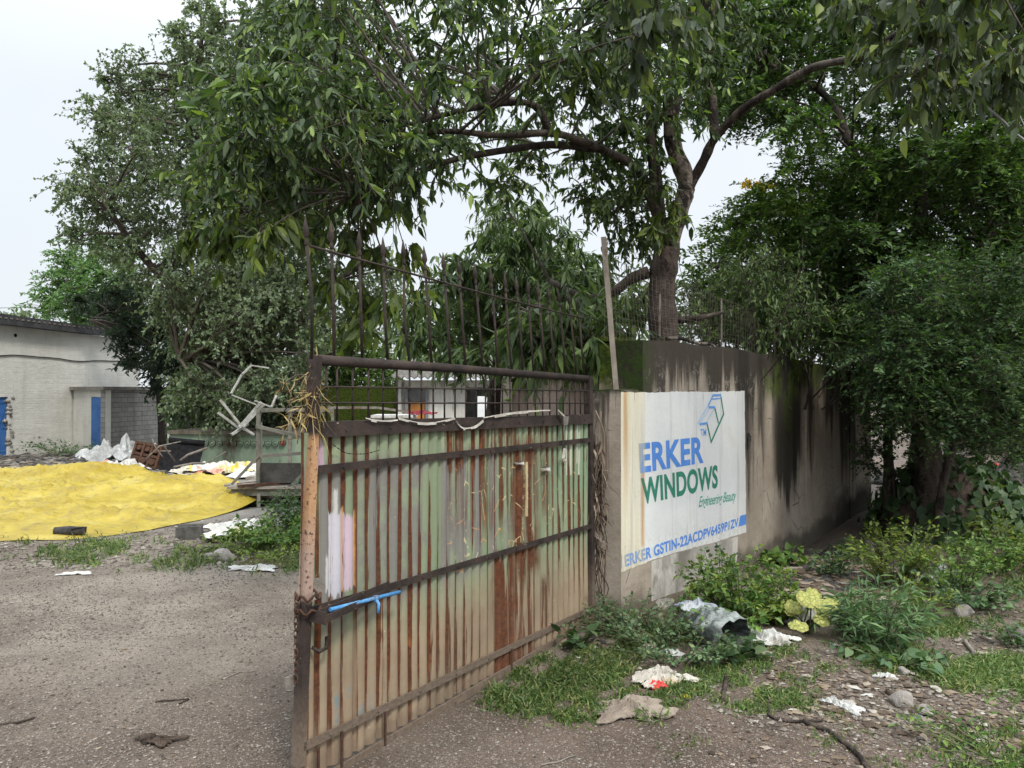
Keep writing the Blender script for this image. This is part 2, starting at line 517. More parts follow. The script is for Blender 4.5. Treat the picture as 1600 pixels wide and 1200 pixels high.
# tarpaulin
def tarp_mat():
    m = Mat('yellow_tarpaulin')
    p = m.pos()
    x, y, z = m.sep(p)
    n = m.noise(p, 1.3, 6, .65)
    d = m.noise(m.scale(p, (1.0, .45, 1)), 5.5, 6, .75, .5)
    d2 = m.voro(p, 1.3)
    c = m.mix(m.ss(n, .35, .65), (.29, .212, .018), (.42, .33, .045))
    c = m.mix(m.mul(m.ss(d, .50, .66), .45), c, (.20, .15, .06))
    c = m.mix(m.mul(m.ss(m.noise(m.scale(p, (.5, 1, 1)), 9, 5, .8, .6), .58, .64), .6), c, (.13, .10, .055))
    c = m.mix(m.mul(m.ss(d2, .10, .05), m.ss(n, .5, .6), .75), c, (.22, .16, .08))
    c = m.mix(m.mul(m.ss(n, .55, .75), .35), c, (.44, .40, .20))
    h = m.addm(m.noise(m.scale(p, (.8, 1.6, 1)), 2.2, 6, .62, 1.5), m.mul(m.noise(p, 24, 4, .7, .6), .15))
    return m.done(m.bsdf(c, .5, m.bump(h, .06, .9), 0, .35))
TARP = tarp_mat()

# white limewashed block wall of the building
def lime_mat(name, base, dark, brick=None, amount=.5):
    m = Mat(name)
    p = m.obj()
    x, y, z = m.sep(p)
    n = m.noise(p, 1.2, 6, .65)
    streak = m.noise(m.scale(p, (3.2, 3.2, .22)), 1.0, 6, .7)
    c = m.mix(m.ss(n, .3, .7), base, tuple(k * .84 for k in base))
    h = m.mul(m.noise(m.scale(p, (1, 1, 2.2)), 3.2, 6, .75), 1.6)
    b = m.n('TexBrick')
    v = m.n('CombineXYZ'); m.put(v.inputs[0], m.addm(x, y)); m.put(v.inputs[1], z)
    m.put(b.inputs['Vector'], v.outputs[0])
    b.inputs['Scale'].default_value = 1.0
    b.inputs['Brick Width'].default_value = .42; b.inputs['Row Height'].default_value = .19
    b.inputs['Mortar Size'].default_value = .014; b.inputs['Mortar Smooth'].default_value = .5
    m.put(b.inputs['Color1'], (1, 1, 1)); m.put(b.inputs['Color2'], (.72, .72, .72)); m.put(b.inputs['Mortar'], (.42, .40, .37))
    if brick is not None:
        w = m.n('Mix', data_type='RGBA', blend_type='MULTIPLY'); m.put(w.inputs[0], brick); m.put(w.inputs[6], c); m.put(w.inputs[7], b.outputs['Color'])
        c = w.outputs[2]
    h = m.addm(h, m.mul(m.inv(b.outputs['Fac']), .8 if brick > .3 else .15))
    c = m.mix(m.mul(m.ss(streak, .5, .72), amount), c, dark)
    c = m.mix(m.mul(m.ss(m.addm(z, m.mul(n, .8)), .75, .25), .75), c, (.10, .092, .082))
    return m.done(m.bsdf(c, .92, m.bump(h, .015), 0, .15))
LIME = lime_mat('limewash', (.66, .655, .61), (.40, .39, .36), .05, .4)
BRICKG = lime_mat('grey_brick', (.33, .32, .30), (.13, .125, .12), .75, .7)
ROOFD = simple('dark_roof_sheet', (.035, .035, .04), (.07, .07, .075), 4, .7, .01)
SLABC = simple('slab_concrete', (.16, .15, .135), (.24, .225, .2), 5, .9, .01)
# ------------------------------------------------------------------ leaves and twigs
def leaves(M, B, D, N, L, W, shape='fold', mi=0, curl=.15):
    D = unit(D)
    S = unit(np.cross(D, N)); N = np.cross(S, D)
    L = np.broadcast_to(L, (len(B),))[:, None]; W = np.broadcast_to(W, (len(B),))[:, None]
    k = len(B); i = np.arange(k)[:, None]
    if shape == 'quad':
        V = np.stack([B, B + D * L * .45 + S * W * .5, B + D * L, B + D * L * .45 - S * W * .5], 1)
        M.add(V.reshape(-1, 3), i * 4 + np.array([[0, 1, 2, 3]]), mi)
    elif shape == 'fold':
        V = np.stack([B, B + D * L * .42 + S * W * .5 + N * W * .16, B + D * L - N * L * curl, B + D * L * .42 - S * W * .5 + N * W * .16], 1)
        f = np.concatenate([i * 4 + np.array([[0, 1, 2]]), i * 4 + np.array([[0, 2, 3]])])
        M.add(V.reshape(-1, 3), f, mi)
    elif shape == 'heart':
        pts = [(0, 0, 0), (-.06, .32, .03), (.22, .5, .06), (.55, .36, .03), (1.0, 0, -.12), (.55, -.36, .03), (.22, -.5, .06), (-.06, -.32, .03), (.3, 0, -.03)]
        V = np.stack([B + D * L * a + S * W * b + N * W * c for a, b, c in pts], 1)
        f = np.concatenate([i * 9 + np.array([q]) for q in ([8, 0, 1], [8, 1, 2], [8, 2, 3], [8, 3, 4], [8, 4, 5], [8, 5, 6], [8, 6, 7], [8, 7, 0])])
        M.add(V.reshape(-1, 3), f, mi, True)
    else:
        a1, a2 = B + D * L * .28 - N * L * curl * .08, B + D * L * .62 - N * L * curl * .4
        tip = B + D * L - N * L * curl
        V = np.stack([B, a1 + S * W * .46 + N * W * .14, a1, a1 - S * W * .46 + N * W * .14, a2 + S * W * .4 + N * W * .12, a2, a2 - S * W * .4 + N * W * .12, tip], 1)
        M.add(V.reshape(-1, 3), np.concatenate([i * 8 + np.array([q]) for q in ([0, 1, 2], [0, 2, 3], [4, 7, 5], [5, 7, 6])]), mi, True)
        M.f.append((np.concatenate([i * 8 + np.array([q]) for q in ([1, 4, 5, 2], [2, 5, 6, 3])]) + M.n - k * 8, mi, True))

def rdir(rng, n):
    return unit(rng.normal(size=(n, 3)))

def sticks(M, A, Bc, C, r0, r1, mi=1):
    """quadratic curves A-Bc-C as thin three-sided tubes"""
    k = len(A)
    t = np.array([0, .5, 1.0])
    p = (1 - t)[None, :, None] ** 2 * A[:, None] + 2 * ((1 - t) * t)[None, :, None] * Bc[:, None] + t[None, :, None] ** 2 * C[:, None]
    d = unit(C - A)
    s = unit(np.cross(d, np.array([.3, .5, .8]))); u = np.cross(s, d)
    r = np.array([r0, (r0 + r1) / 2, r1])
    a = np.array([0, 2.1, 4.2])
    ring = p[:, :, None] + r[None, :, None, None] * (np.cos(a)[None, None, :, None] * s[:, None, None] + np.sin(a)[None, None, :, None] * u[:, None, None])
    b = np.arange(k)[:, None] * 9
    f = np.concatenate([b + np.array([[i * 3 + j, i * 3 + (j + 1) % 3, i * 3 + 3 + (j + 1) % 3, i * 3 + 3 + j]]) for i in range(2) for j in range(3)])
    M.add(ring.reshape(-1, 3), f, mi, True)

def foliage(M, C, R, ntw, nlf, L, W, rng, shape='fold', droop=.6, spread=.7, twr=.004, pinnate=False, squash=.8, mi=0, out=.25):
    """clumps at C (k,3) of radius R: drooping twigs, each with leaves along it"""
    k = len(C)
    R = np.broadcast_to(R, (k,))
    K = k * ntw
    Cc = np.repeat(C, ntw, 0); Rr = np.repeat(R, ntw)[:, None]
    e = rdir(rng, K) * (rng.random((K, 1)) ** .45)
    e[:, 2] *= squash
    A = Cc + rdir(rng, K) * Rr * .25
    E = Cc + e * Rr * (1 + out * rng.random((K, 1)))
    mid = (A + E) / 2 + np.array([0, 0, 1]) * Rr * .22
    E = E - np.array([0, 0, 1]) * Rr * droop * .45 * rng.random((K, 1))
    sticks(M, A, mid, E, twr, twr * .4)
    t = (np.linspace(.22, 1, nlf)[None] + rng.normal(0, .03, (K, nlf)))[:, :, None]
    pos = (1 - t) ** 2 * A[:, None] + 2 * (1 - t) * t * mid[:, None] + t ** 2 * E[:, None]
    tan = unit(2 * (1 - t) * (mid - A)[:, None] + 2 * t * (E - mid)[:, None])
    n = K * nlf
    if pinnate:
        up = unit(np.array([0, 0, 1.0]) + .5 * rdir(rng, K))[:, None]
        side = unit(np.cross(tan, up)) * np.where(np.arange(nlf) % 2, 1, -1)[None, :, None]
        D = (side + tan * .45 + .35 * rng.normal(size=(K, nlf, 3))).reshape(n, 3)
        N = np.repeat(up, nlf, 1).reshape(n, 3) + .35 * rng.normal(size=(n, 3))
    else:
        D = (tan * .55 + spread * rng.normal(size=(K, nlf, 3)) + np.array([0, 0, -droop])).reshape(n, 3)
        N = np.array([0, 0, 1.0]) + .7 * rng.normal(size=(n, 3))
    s = rng.uniform(.5, 1.25, n) * np.repeat(rng.uniform(.75, 1.2, K), nlf)
    leaves(M, pos.reshape(n, 3), D, N, L * s, W * s, shape, mi)

def clump_points(poly, n, d0, d1, rng):
    q = poly_sample(poly, n, rng, even=True)
    d = rng.uniform(d0, d1, n)
    return np.array([P(a, b, c) for (a, b), c in zip(q, d)])

def link_branches(M, C, skeleton, r0, r1, mi=1, rng=None, lift=.15):
    """a bough from the nearest limb to each clump"""
    S = np.vstack(skeleton)
    for c in C:
        dd = np.linalg.norm(S - c, axis=1) + .6 * np.maximum(0, S[:, 2] - c[2])
        a = S[np.argmin(dd)]
        l = np.linalg.norm(c - a)
        if l < .05 or l > 9:
            continue
        t = np.linspace(0, 1, 6)[:, None]
        m = (a + c) / 2 + np.array([0, 0, lift * l]) + rng.normal(0, .06 * l, 3)
        pts = (1 - t) ** 2 * a + 2 * t * (1 - t) * m + t ** 2 * c
        M.tube(pts, np.linspace(r0, r1, 6) * (.5 + .5 * min(1, l / 1.5)), 5, mi, cap=False)

def limb(pts, n=4):
    """smooth a list of (px, py, d) through Catmull-Rom"""
    p = np.array([P(*q) for q in pts]) if len(pts[0]) == 3 and pts[0][0] > 20 else np.array(pts, float)
    p = np.vstack([2 * p[0] - p[1], p, 2 * p[-1] - p[-2]])
    out = []
    for i in range(1, len(p) - 2):
        for t in np.linspace(0, 1, n, endpoint=False):
            a, b, c, d = p[i - 1:i + 3]
            out.append(.5 * (2 * b + (c - a) * t + (2 * a - 5 * b + 4 * c - d) * t ** 2 + (3 * b - a - 3 * c + d) * t ** 3))
    out.append(p[-2])
    return np.array(out)

# ------------------------------------------------------------------ ground
rng = np.random.default_rng(3)
def warp(n, lo, hi, k):
    t = np.linspace(-1, 1, n)
    s = np.sinh(k * t) / np.sinh(k)
    return np.where(s < 0, -lo * s * -1, hi * s) if False else np.where(s < 0, s * abs(lo), s * hi)
gx = warp(240, -400, 400, 6.2)
gy = warp(240, -60, 600, 6.4) + 5.0
X, Y = np.meshgrid(gx, gy)
g = Mesh()
g.grid(np.stack([X, Y, gz(X, Y)], -1))
kind(g.build('ground', GROUND), 'structure')

# ------------------------------------------------------------------ local frame of a vertical plane seen in the photograph
class Plane:
    """vertical plane through two ground points; local x along it, z up, -y towards the camera"""
    def __init__(self, a, b, z0=0.0):
        self.o = np.array([a[0], a[1], z0]); d = np.array([b[0] - a[0], b[1] - a[1]])
        self.u = d / np.linalg.norm(d); self.rz = math.atan2(self.u[1], self.u[0])
        self.nn = np.array([-self.u[1], self.u[0], 0])
    def at(self, px, py):
        r = ray(px, py)
        k = ((self.o - np.array([0, 0, EYE])) @ self.nn) / (r @ self.nn)
        q = np.array([0, 0, EYE]) + r * k - self.o
        return q[0] * self.u[0] + q[1] * self.u[1], q[2]
    def world(self, s, y, z):
        return self.o + np.array([self.u[0] * s + self.nn[0] * y, self.u[1] * s + self.nn[1] * y, z])

# ------------------------------------------------------------------ boundary wall with the painted sign
WA = np.array([0.775, 5.49])
WPL = Plane(WA, WA + np.array([0.632, 0.775]))
WTH = 0.25
def wall_mat():
    m = Mat('stained_concrete_wall')
    p = m.obj(); x, y, z = m.sep(p)
    n = m.noise(p, 2.3, 7, .65); nf = m.noise(p, 14, 6, .7)
    run = m.noise(m.scale(p, (5.5, 5.5, .35)), 1.0, 6, .7)
    run2 = m.noise(m.scale(p, (1.6, 1.6, .14)), 1.0, 4, .6)
    c = m.mix(m.ss(n, .3, .7), (.30, .255, .205), (.40, .35, .29))
    c = m.mix(m.mul(m.ss(nf, .5, .7), .4), c, (.17, .14, .115))
    # grime band running down from the coping
    top = m.ss(m.addm(z, m.mul(m.sub(run, .5), 1.9)), 1.46, 1.74)
    c = m.mix(m.mul(top, .93), c, (.040, .034, .027))
    c = m.mix(m.mul(m.ss(run, .50, .64), m.ss(z, .2, 1.5), .55), c, (.07, .06, .05))
    c = m.mix(m.mul(m.ss(x, .012, .002), m.ss(run2, .42, .6), .65), c, (.08, .07, .058))
    pale = m.mul(m.ss(nf, .50, .60), m.ss(n, .46, .58), m.ss(z, 1.92, 1.74))
    c = m.mix(m.mul(pale, m.ss(run, .42, .54), m.ss(z, 1.50, 1.60), .8), c, (.36, .33, .29))
    # dark water stains further along
    xd = m.math('MULTIPLY_ADD', m.sub(run, .5), .5, x); zd = m.math('MULTIPLY_ADD', m.sub(run, .5), 2.2, z)
    far = m.ss(x, 1.9, 2.2)
    c = m.mix(m.mul(far, m.ss(run2, .50, .60), m.ss(m.addm(z, m.mul(m.sub(run, .5), 1.2)), .25, .75), .9), c, (.022, .020, .018))
    c = m.mix(m.mul(m.rect(xd, zd, 2.95, 3.75, .62, 3.4, .13), .92), c, (.017, .016, .013))
    c = m.mix(m.mul(m.rect(xd, zd, 3.95, 4.2, .95, 3.4, .09), .85), c, (.022, .019, .018))
    c = m.mix(m.mul(m.rect(x, z, 2.7, 5.2, 1.55, 2.4, .12), m.ss(n, .42, .56), .75), c, (.065, .10, .012))
    c = m.mix(m.mul(m.rect(xd, zd, 2.5, 2.72, 1.0, 3.4, .1), .75), c, (.026, .023, .02))
    c = m.mix(m.mul(m.rect(xd, zd, 5.2, 5.7, 1.0, 3.4, .1), .8), c, (.022, .02, .018))
    c = m.mix(m.mul(m.rect(xd, zd, 3.25, 3.5, 1.1, 3.2, .08), m.ss(n, .45, .55), .8), c, (.04, .06, .012))
    c = m.mix(m.mul(m.rect(xd, zd, 2.12, 2.4, 1.05, 3.4, .1), .8), c, (.03, .027, .023))
    c = m.mix(m.mul(m.rect(xd, zd, 4.6, 5.1, 1.3, 3.4, .1), .8), c, (.03, .027, .023))
    # nearly black towards the far foot
    c = m.mix(m.mul(m.ss(x, 4.2, 5.6), m.ss(m.addm(z, m.mul(m.sub(n, .5), .5)), .48, .2), .95), c, (.016, .014, .012))
    c = m.mix(m.mul(m.ss(m.addm(z, m.mul(m.sub(n, .5), .4)), .16, .02), .7), c, (.05, .045, .036))
    # mossy end face
    moss = m.mul(m.ss(x, .34, .30), m.ss(z, 1.57, 1.63))
    c = m.mix(moss, c, m.mix(m.ss(m.addm(n, m.mul(m.sub(nf, .5), .6)), (.48), .66), (.014, .015, .010), (.032, .050, .010)))
    c = m.mix(m.mul(m.ss(x, .55, .28), m.ss(m.addm(z, m.mul(m.sub(nf, .5), .1)), 1.585, 1.63), m.ss(nf, .38, .55)), c, (.03, .05, .012))
    cr = m.voro(p, 3.4, 'Distance', 'DISTANCE_TO_EDGE')
    crack = m.mul(m.ss(cr, .012, .004), m.ss(n, .50, .58))
    c = m.mix(m.mul(crack, .7), c, (.04, .035, .03))
    h = m.sub(m.addm(m.mul(n, .6), m.mul(nf, .5)), m.mul(crack, .8))
    return m.done(m.bsdf(c, .92, m.bump(h, .018, .9), 0, .18))
WALLM = wall_mat()
wall = thing('boundary_wall', 'stained concrete boundary wall with a painted white window company sign', 'wall', tuple(WPL.o), WPL.rz)
LEN = 6.6
prof = [(0, -.4), (0, 1.615), (.10, 1.60), (.2, 1.622), (.315, 1.60), (.315, 1.985), (.8, 2.0), (1.3, 1.99), (2.0, 2.0), (2.6, 1.965), (3.2, 1.985), (3.9, 1.93), (4.6, 1.92), (5.3, 1.88), (6.0, 1.86), (LEN, 1.84), (LEN, -.4)]
b = Mesh(); b.prism(prof, 0.0, WTH, lambda q, a: (q[0], a, q[1]))
b.build('wall_body', WALLM, wall, local=True)
b = Mesh()
for s in (3.95, 5.6):                                           # low plaster ribs where panels join
    b = Mesh(); b.box((s, -.004, .8), (.07, .012, 2.2)); b.build('panel_joint', WALLM, wall, local=True)
def sign_mat():
    m = Mat('sign_paint')
    p = m.obj(); x, y, z = m.sep(p)
    n = m.noise(p, 3.0, 7, .65); nf = m.noise(p, 26, 6, .75)
    run = m.noise(m.scale(p, (11, 11, .5)), 1.0, 5, .7)
    c = m.mix(m.ss(n, .3, .7), (.68, .70, .70), (.76, .77, .76))
    old = m.ss(m.addm(x, m.mul(m.sub(n, .5), .03)), .355, .335)
    c = m.mix(old, c, m.mix(m.ss(run, .35, .65), (.62, .58, .42), (.72, .70, .60)))
    c = m.mix(m.mul(m.ss(run, .54, .66), m.ss(x, .30, .03), .6), c, (.52, .40, .19))
    c = m.mix(m.mul(m.rect(x, z, .035, .095, .7, 1.7, .025), m.ss(run, .38, .5), m.ss(z, .5, 1.5), .8), c, (.42, .21, .055))
    c = m.mix(m.mul(m.rect(x, z, .285, .335, .45, 1.12, .02), m.ss(run, .42, .55), .7), c, (.45, .20, .06))
    spots = m.mul(m.ss(nf, .62, .68), m.ss(x, .62, .25), m.ss(m.noise(p, 5, 3, .5), .45, .6))
    c = m.mix(m.mul(spots, .85), c, (.06, .055, .04))
    c = m.mix(m.mul(m.ss(run, .52, .68), .38), c, (.40, .39, .36))
    c = m.mix(m.mul(m.ss(n, .52, .70), .30), c, (.50, .48, .43))
    c = m.mix(m.mul(m.ss(z, .62, .34), m.ss(nf, .40, .6), .35), c, (.38, .34, .28))
    drip = m.mul(m.ss(m.noise(m.scale(p, (30, 30, 2.2)), 1.0, 3, .6), .64, .68), m.ss(z, 1.46, 1.58))
    c = m.mix(m.mul(drip, .8), c, (.08, .075, .06))
    return m.done(m.bsdf(c, .7, m.bump(m.addm(n, m.mul(nf, .6)), .006), 0, .25))
SIGNM = sign_mat()
sg = Mesh()
pts = [(968.6, 613), (1012, 613.5), (1060, 612), (1110, 612.5), (1163, 610.5), (1165.5, 832), (1110, 849), (1060, 862), (1016, 876), (971.5, 894)]
poly = [WPL.at(*q) for q in pts]
jr = np.random.default_rng(6); pe = []
for i in range(len(poly)):
    a, c = np.array(poly[i]), np.array(poly[(i + 1) % len(poly)]); k = 1 if i == len(poly) - 1 else max(2, int(np.linalg.norm(c - a) / .035))
    pe += [tuple(a + (c - a) * j / k + (jr.normal(0, .0022, 2) if 0 < j else 0)) for j in range(k)]
poly = pe
poly[0] = (0.003, poly[0][1]); poly[-1] = (0.003, poly[-1][1])
sg.prism(poly, -.0022, -.0003, lambda q, a: (q[0], a, q[1]))
sgo = sg.build('painted_sign', SIGNM, wall, local=True)
b = Mesh()                                                     # lower pale wash below the sign
pw = [WPL.at(*q) for q in [(1018, 877), (1060, 863.5), (1110, 850.5), (1153, 838), (1150, 900), (1100, 925), (1018, 948)]]
b.prism(pw, -.0016, -.0002, lambda q, a: (q[0], a, q[1]))
WASH = simple('pale_wash', (.30, .28, .25), (.56, .54, .50), 3.2, .9, .008, c3=(.22, .2, .17), stretch=(1.3, 1, .7))
b.build('lime_wash', WASH, wall, local=True)

def paint(name, col, worn):
    m = Mat(name)
    p = m.obj(); x, y, z = m.sep(p)
    n = m.noise(p, 18, 6, .7)
    run = m.noise(m.scale(p, (14, 14, 3)), 1.0, 4, .6)
    c = m.mix(m.mul(m.ss(n, .35, .7), .45), col, tuple(min(1, k * 1.5 + .03) for k in col))
    c = m.mix(m.mul(m.ss(x, .37, .32), m.ss(run, .36, .56), .75), c, worn)
    return m.done(m.bsdf(c, .7, None, 0, .25))
BLUE_L = paint('letter_blue', (.085, .235, .62), (.42, .42, .33))
GREEN_L = paint('letter_green', (.030, .20, .135), (.10, .16, .08))
GREEN_S = paint('script_green', (.06, .32, .24), (.3, .3, .2))
BLUE_S = paint('emblem_blue', (.14, .32, .68), (.4, .4, .4))
PALEB = paint('emblem_pale_blue', (.36, .50, .74), (.4, .4, .4))
def glyphs(body, offset=0.0, shear=0.0, space=1.0):
    cu = bpy.data.curves.new('lettering', 'FONT')
    cu.body = body; cu.offset = offset; cu.shear = shear; cu.space_character = space; cu.resolution_u = 6
    o = bpy.data.objects.new('lettering_source', cu); COL.objects.link(o)
    dg = bpy.context.evaluated_depsgraph_get()
    me = bpy.data.meshes.new_from_object(o.evaluated_get(dg))
    v = np.array([q.co[:2] for q in me.vertices]); f = [tuple(q.vertices) for q in me.polygons]
    bpy.data.objects.remove(o); bpy.data.curves.remove(cu); bpy.data.meshes.remove(me)
    v = (v - v.min(0)) / (v.max(0) - v.min(0))
    return v, f
def wall_text(body, quad, mat, off, **kw):
    v, f = glyphs(body, **kw)
    tl, tr, br, bl = [np.array(WPL.at(*q)) for q in quad]
    a, b_ = v[:, :1], v[:, 1:]
    q = (bl * (1 - a) + br * a) * (1 - b_) + (tl * (1 - a) + tr * a) * b_
    m = Mesh(); m.add(np.stack([q[:, 0], np.full(len(q), off), q[:, 1]], 1), f)
    m.build('lettering', mat, sgo, local=True)
wall_text('ERKER', [(997.5, 693), (1098.5, 682), (1099, 723), (999.5, 739.5)], BLUE_L, -.0034, offset=.035, space=1.04)
wall_text('WINDOWS', [(1000.5, 747), (1121, 726), (1121, 762.5), (1003, 789)], GREEN_L, -.0034, offset=.035, space=1.04)
wall_text('Engineering Beauty', [(1091, 776), (1150, 766), (1150, 786), (1091, 798)], GREEN_S, -.0034, offset=.008, shear=.45, space=.92)
wall_text('ERKER GSTIN-22ACDPV6459P1ZV', [(975, 866.5), (1153.5, 808.5), (1153, 823), (976, 886.5)], BLUE_L, -.0034, offset=.036, space=1.05)
wall_text('TM', [(1093.6, 670.4), (1102.8, 669.6), (1103.2, 681), (1094.4, 681.8)], BLUE_S, -.0034, offset=.02)
b = Mesh()
for q in ([(1156, 805.8), (1165.2, 803.4), (1165.2, 819.3), (1153.5, 823)], [(968.7, 866), (970.9, 866), (971.7, 888), (968.9, 888.7)]):
    w = [WPL.at(*k) for k in q]
    b = Mesh(); b.add([(max(.004, k[0]), -.0034, k[1]) for k in w], [(0, 1, 2, 3)]); b.build('end_block', BLUE_L, sgo, local=True)
def cp2(a, b_): return 940 + .1625 * a, 590 + .1625 * b_
def strokes(lines, mat, name='emblem_bar'):
    for k, (pts, w) in enumerate(lines):
        b = Mesh()
        for i, (p, q) in enumerate(zip(pts[:-1], pts[1:])):
            p, q = np.array(WPL.at(*cp2(*p))), np.array(WPL.at(*cp2(*q)))
            d = (q - p) / np.linalg.norm(q - p); s = np.array([-d[1], d[0]]) * w / 2
            p, q = p - d * w * .4, q + d * w * .4
            o = -.0034 - .0002 * (k * 3 + i)
            b.add([(*(a), ) for a in [(p[0] - s[0], o, p[1] - s[1]), (q[0] - s[0], o, q[1] - s[1]), (q[0] + s[0], o, q[1] + s[1]), (p[0] + s[0], o, p[1] + s[1])]], [(0, 1, 2, 3)])
        b.build(name, mat, sgo, local=True)
strokes([([(1025, 265), (1068, 172), (1142, 168)], .021), ([(1050, 208), (1140, 200)], .012), ([(1028, 285), (1085, 285)], .020), ([(940, 448), (1012, 438)], .020)], BLUE_S)
strokes([([(1020, 270), (922, 440)], .013), ([(1030, 300), (940, 440)], .010), ([(1075, 305), (1010, 420)], .009)], PALEB)
strokes([([(1145, 190), (1170, 350), (1050, 620), (1012, 450)], .023), ([(1085, 290), (1118, 430)], .022)], [GREEN_L])
# hole knocked in the plaster
hp = WPL.at(1169, 688)
b = Mesh(); vv = []
a = np.linspace(0, 2 * np.pi, 14, endpoint=False)
rr = .055 * (1 + .25 * np.sin(a * 3 + 1) + .15 * np.sin(a * 5))
ring0 = [(hp[0] + .7 * r * math.cos(t), -.012, hp[1] + 1.35 * r * math.sin(t)) for r, t in zip(rr, a)]
ring1 = [(hp[0] + .45 * r * math.cos(t), -.004, hp[1] + .9 * r * math.sin(t)) for r, t in zip(rr, a)]
b.add(ring0 + ring1 + [(hp[0], -.0035, hp[1])], [(i, (i + 1) % 14, 14 + (i + 1) % 14, 14 + i) for i in range(14)] + [(14 + i, 14 + (i + 1) % 14, 28) for i in range(14)])
b.build('plaster_hole', simple('broken_plaster', (.03, .028, .025), (.10, .092, .08), 30, .95, .02), wall, local=True)

# return wall running back from the corner, mossy on top
def moss_mat(name, plaster, mossz, amount=.6):
    m = Mat(name)
    p = m.obj(); x, y, z = m.sep(p)
    n = m.noise(p, 2.6, 7, .65); nf = m.noise(p, 22, 5, .75)
    c = m.mix(m.ss(nf, .3, .7), plaster, tuple(k * .6 for k in plaster))
    c = m.mix(m.mul(m.ss(m.noise(p, 40, 3, .7), .62, .66), .6), c, tuple(k * .25 for k in plaster))
    g_ = m.ss(m.addm(z, m.mul(m.sub(n, .5), amount)), mossz - .08, mossz + .12)
    c = m.mix(g_, c, m.mix(m.ss(nf, .4, .6), (.022, .036, .008), (.055, .075, .012)))
    return m.done(m.bsdf(c, .95, m.bump(m.addm(n, nf), .02), 0, .1))
r0 = WPL.world(.315, WTH, 0); r1 = P(812, 600, 10.4)
RPL = Plane(r0[:2], r1[:2])
rw = thing('mossy_wall', 'pinkish plastered return wall with moss along its top behind the rusty gate', 'wall', tuple(RPL.o), RPL.rz)
L2 = float(np.linalg.norm(r1[:2] - r0[:2]))
b = Mesh(); b.prism([(.02, -.5), (.02, 1.975), (.5, 2.0), (L2 * .5, 1.86), (L2, 1.72), (L2, -.5)], -.11, .11, lambda q, a: (q[0], a, q[1]))
b.build('wall_body', moss_mat('moss_plaster', (.36, .285, .25), 1.60), rw, local=True)
b = Mesh(); b.prism([(.0, 1.985), (.5, 2.01), (L2 * .5, 1.87), (L2, 1.73), (L2, 1.76), (L2 * .5, 1.91), (.5, 2.05), (0, 2.02)], -.135, .135, lambda q, a: (q[0], a, q[1]))
b.build('coping', moss_mat('moss_coping', (.10, .11, .06), 1.6, .3), rw, local=True)

# ------------------------------------------------------------------ the gate
g_near, g_far = G(550, 1190), np.array([0.545, 5.34, 0])
GPL = Plane(g_near[:2], g_far[:2])
s0 = GPL.at(462, 1100)[0]
gate_o = GPL.world(s0, 0, 0)
GPL = Plane(gate_o[:2], g_far[:2])
gate = thing('corrugated_gate', 'rusty green corrugated metal gate leaf with a spiked top standing open', 'gate', tuple(GPL.o), GPL.rz)
def gp(px, py, y=0.0):
    s, z = GPL.at(px, py)
    return np.array([s, y, z])
SE = gp(922, 800)[0]

def dark_iron(name, orange=False):
    m = Mat(name)
    p = m.obj(); x, y, z = m.sep(p)
    n = m.noise(p, 7, 6, .7); nf = m.noise(p, 45, 5, .7)
    c = m.mix(m.ss(n, .35, .65), (.022, .017, .015), (.050, .036, .031))
    c = m.mix(m.mul(m.ss(nf, .58, .68), m.ss(n, .45, .6), .8), c, (.13, .055, .03))
    chip = m.mul(m.ss(m.noise(m.scale(p, (1, 1, 2)), 11, 5, .75), .665, .685), .85)
    c = m.mix(chip, c, (.50, .42, .34))
    mud = m.ss(m.addm(z, m.mul(m.sub(n, .5), .5)), .5, .15)
    c = m.mix(m.mul(mud, .85), c, m.mix(m.ss(nf, .35, .65), (.13, .10, .075), (.19, .145, .11)))
    if orange:
        o_ = m.mul(m.ss(m.addm(z, m.mul(m.sub(n, .5), .12)), .73, .80), m.ss(z, 1.44, 1.40), m.ss(nf, .66, .55))
        c = m.mix(o_, c, m.mix(m.ss(m.addm(z, m.mul(n, .3)), 1.0, 1.3), (.37, .265, .215), (.44, .26, .14)))
        bl = m.mul(m.rect(x, z, -1, 1, .42, .47, .02), m.ss(n, .56, .62))
        c = m.mix(bl, c, (.07, .25, .5))
    return m.done(m.bsdf(c, .75, m.bump(m.addm(n, nf), .004), 0, .3))
IRON = dark_iron('dark_iron'); IRON_O = dark_iron('peeling_post', True)

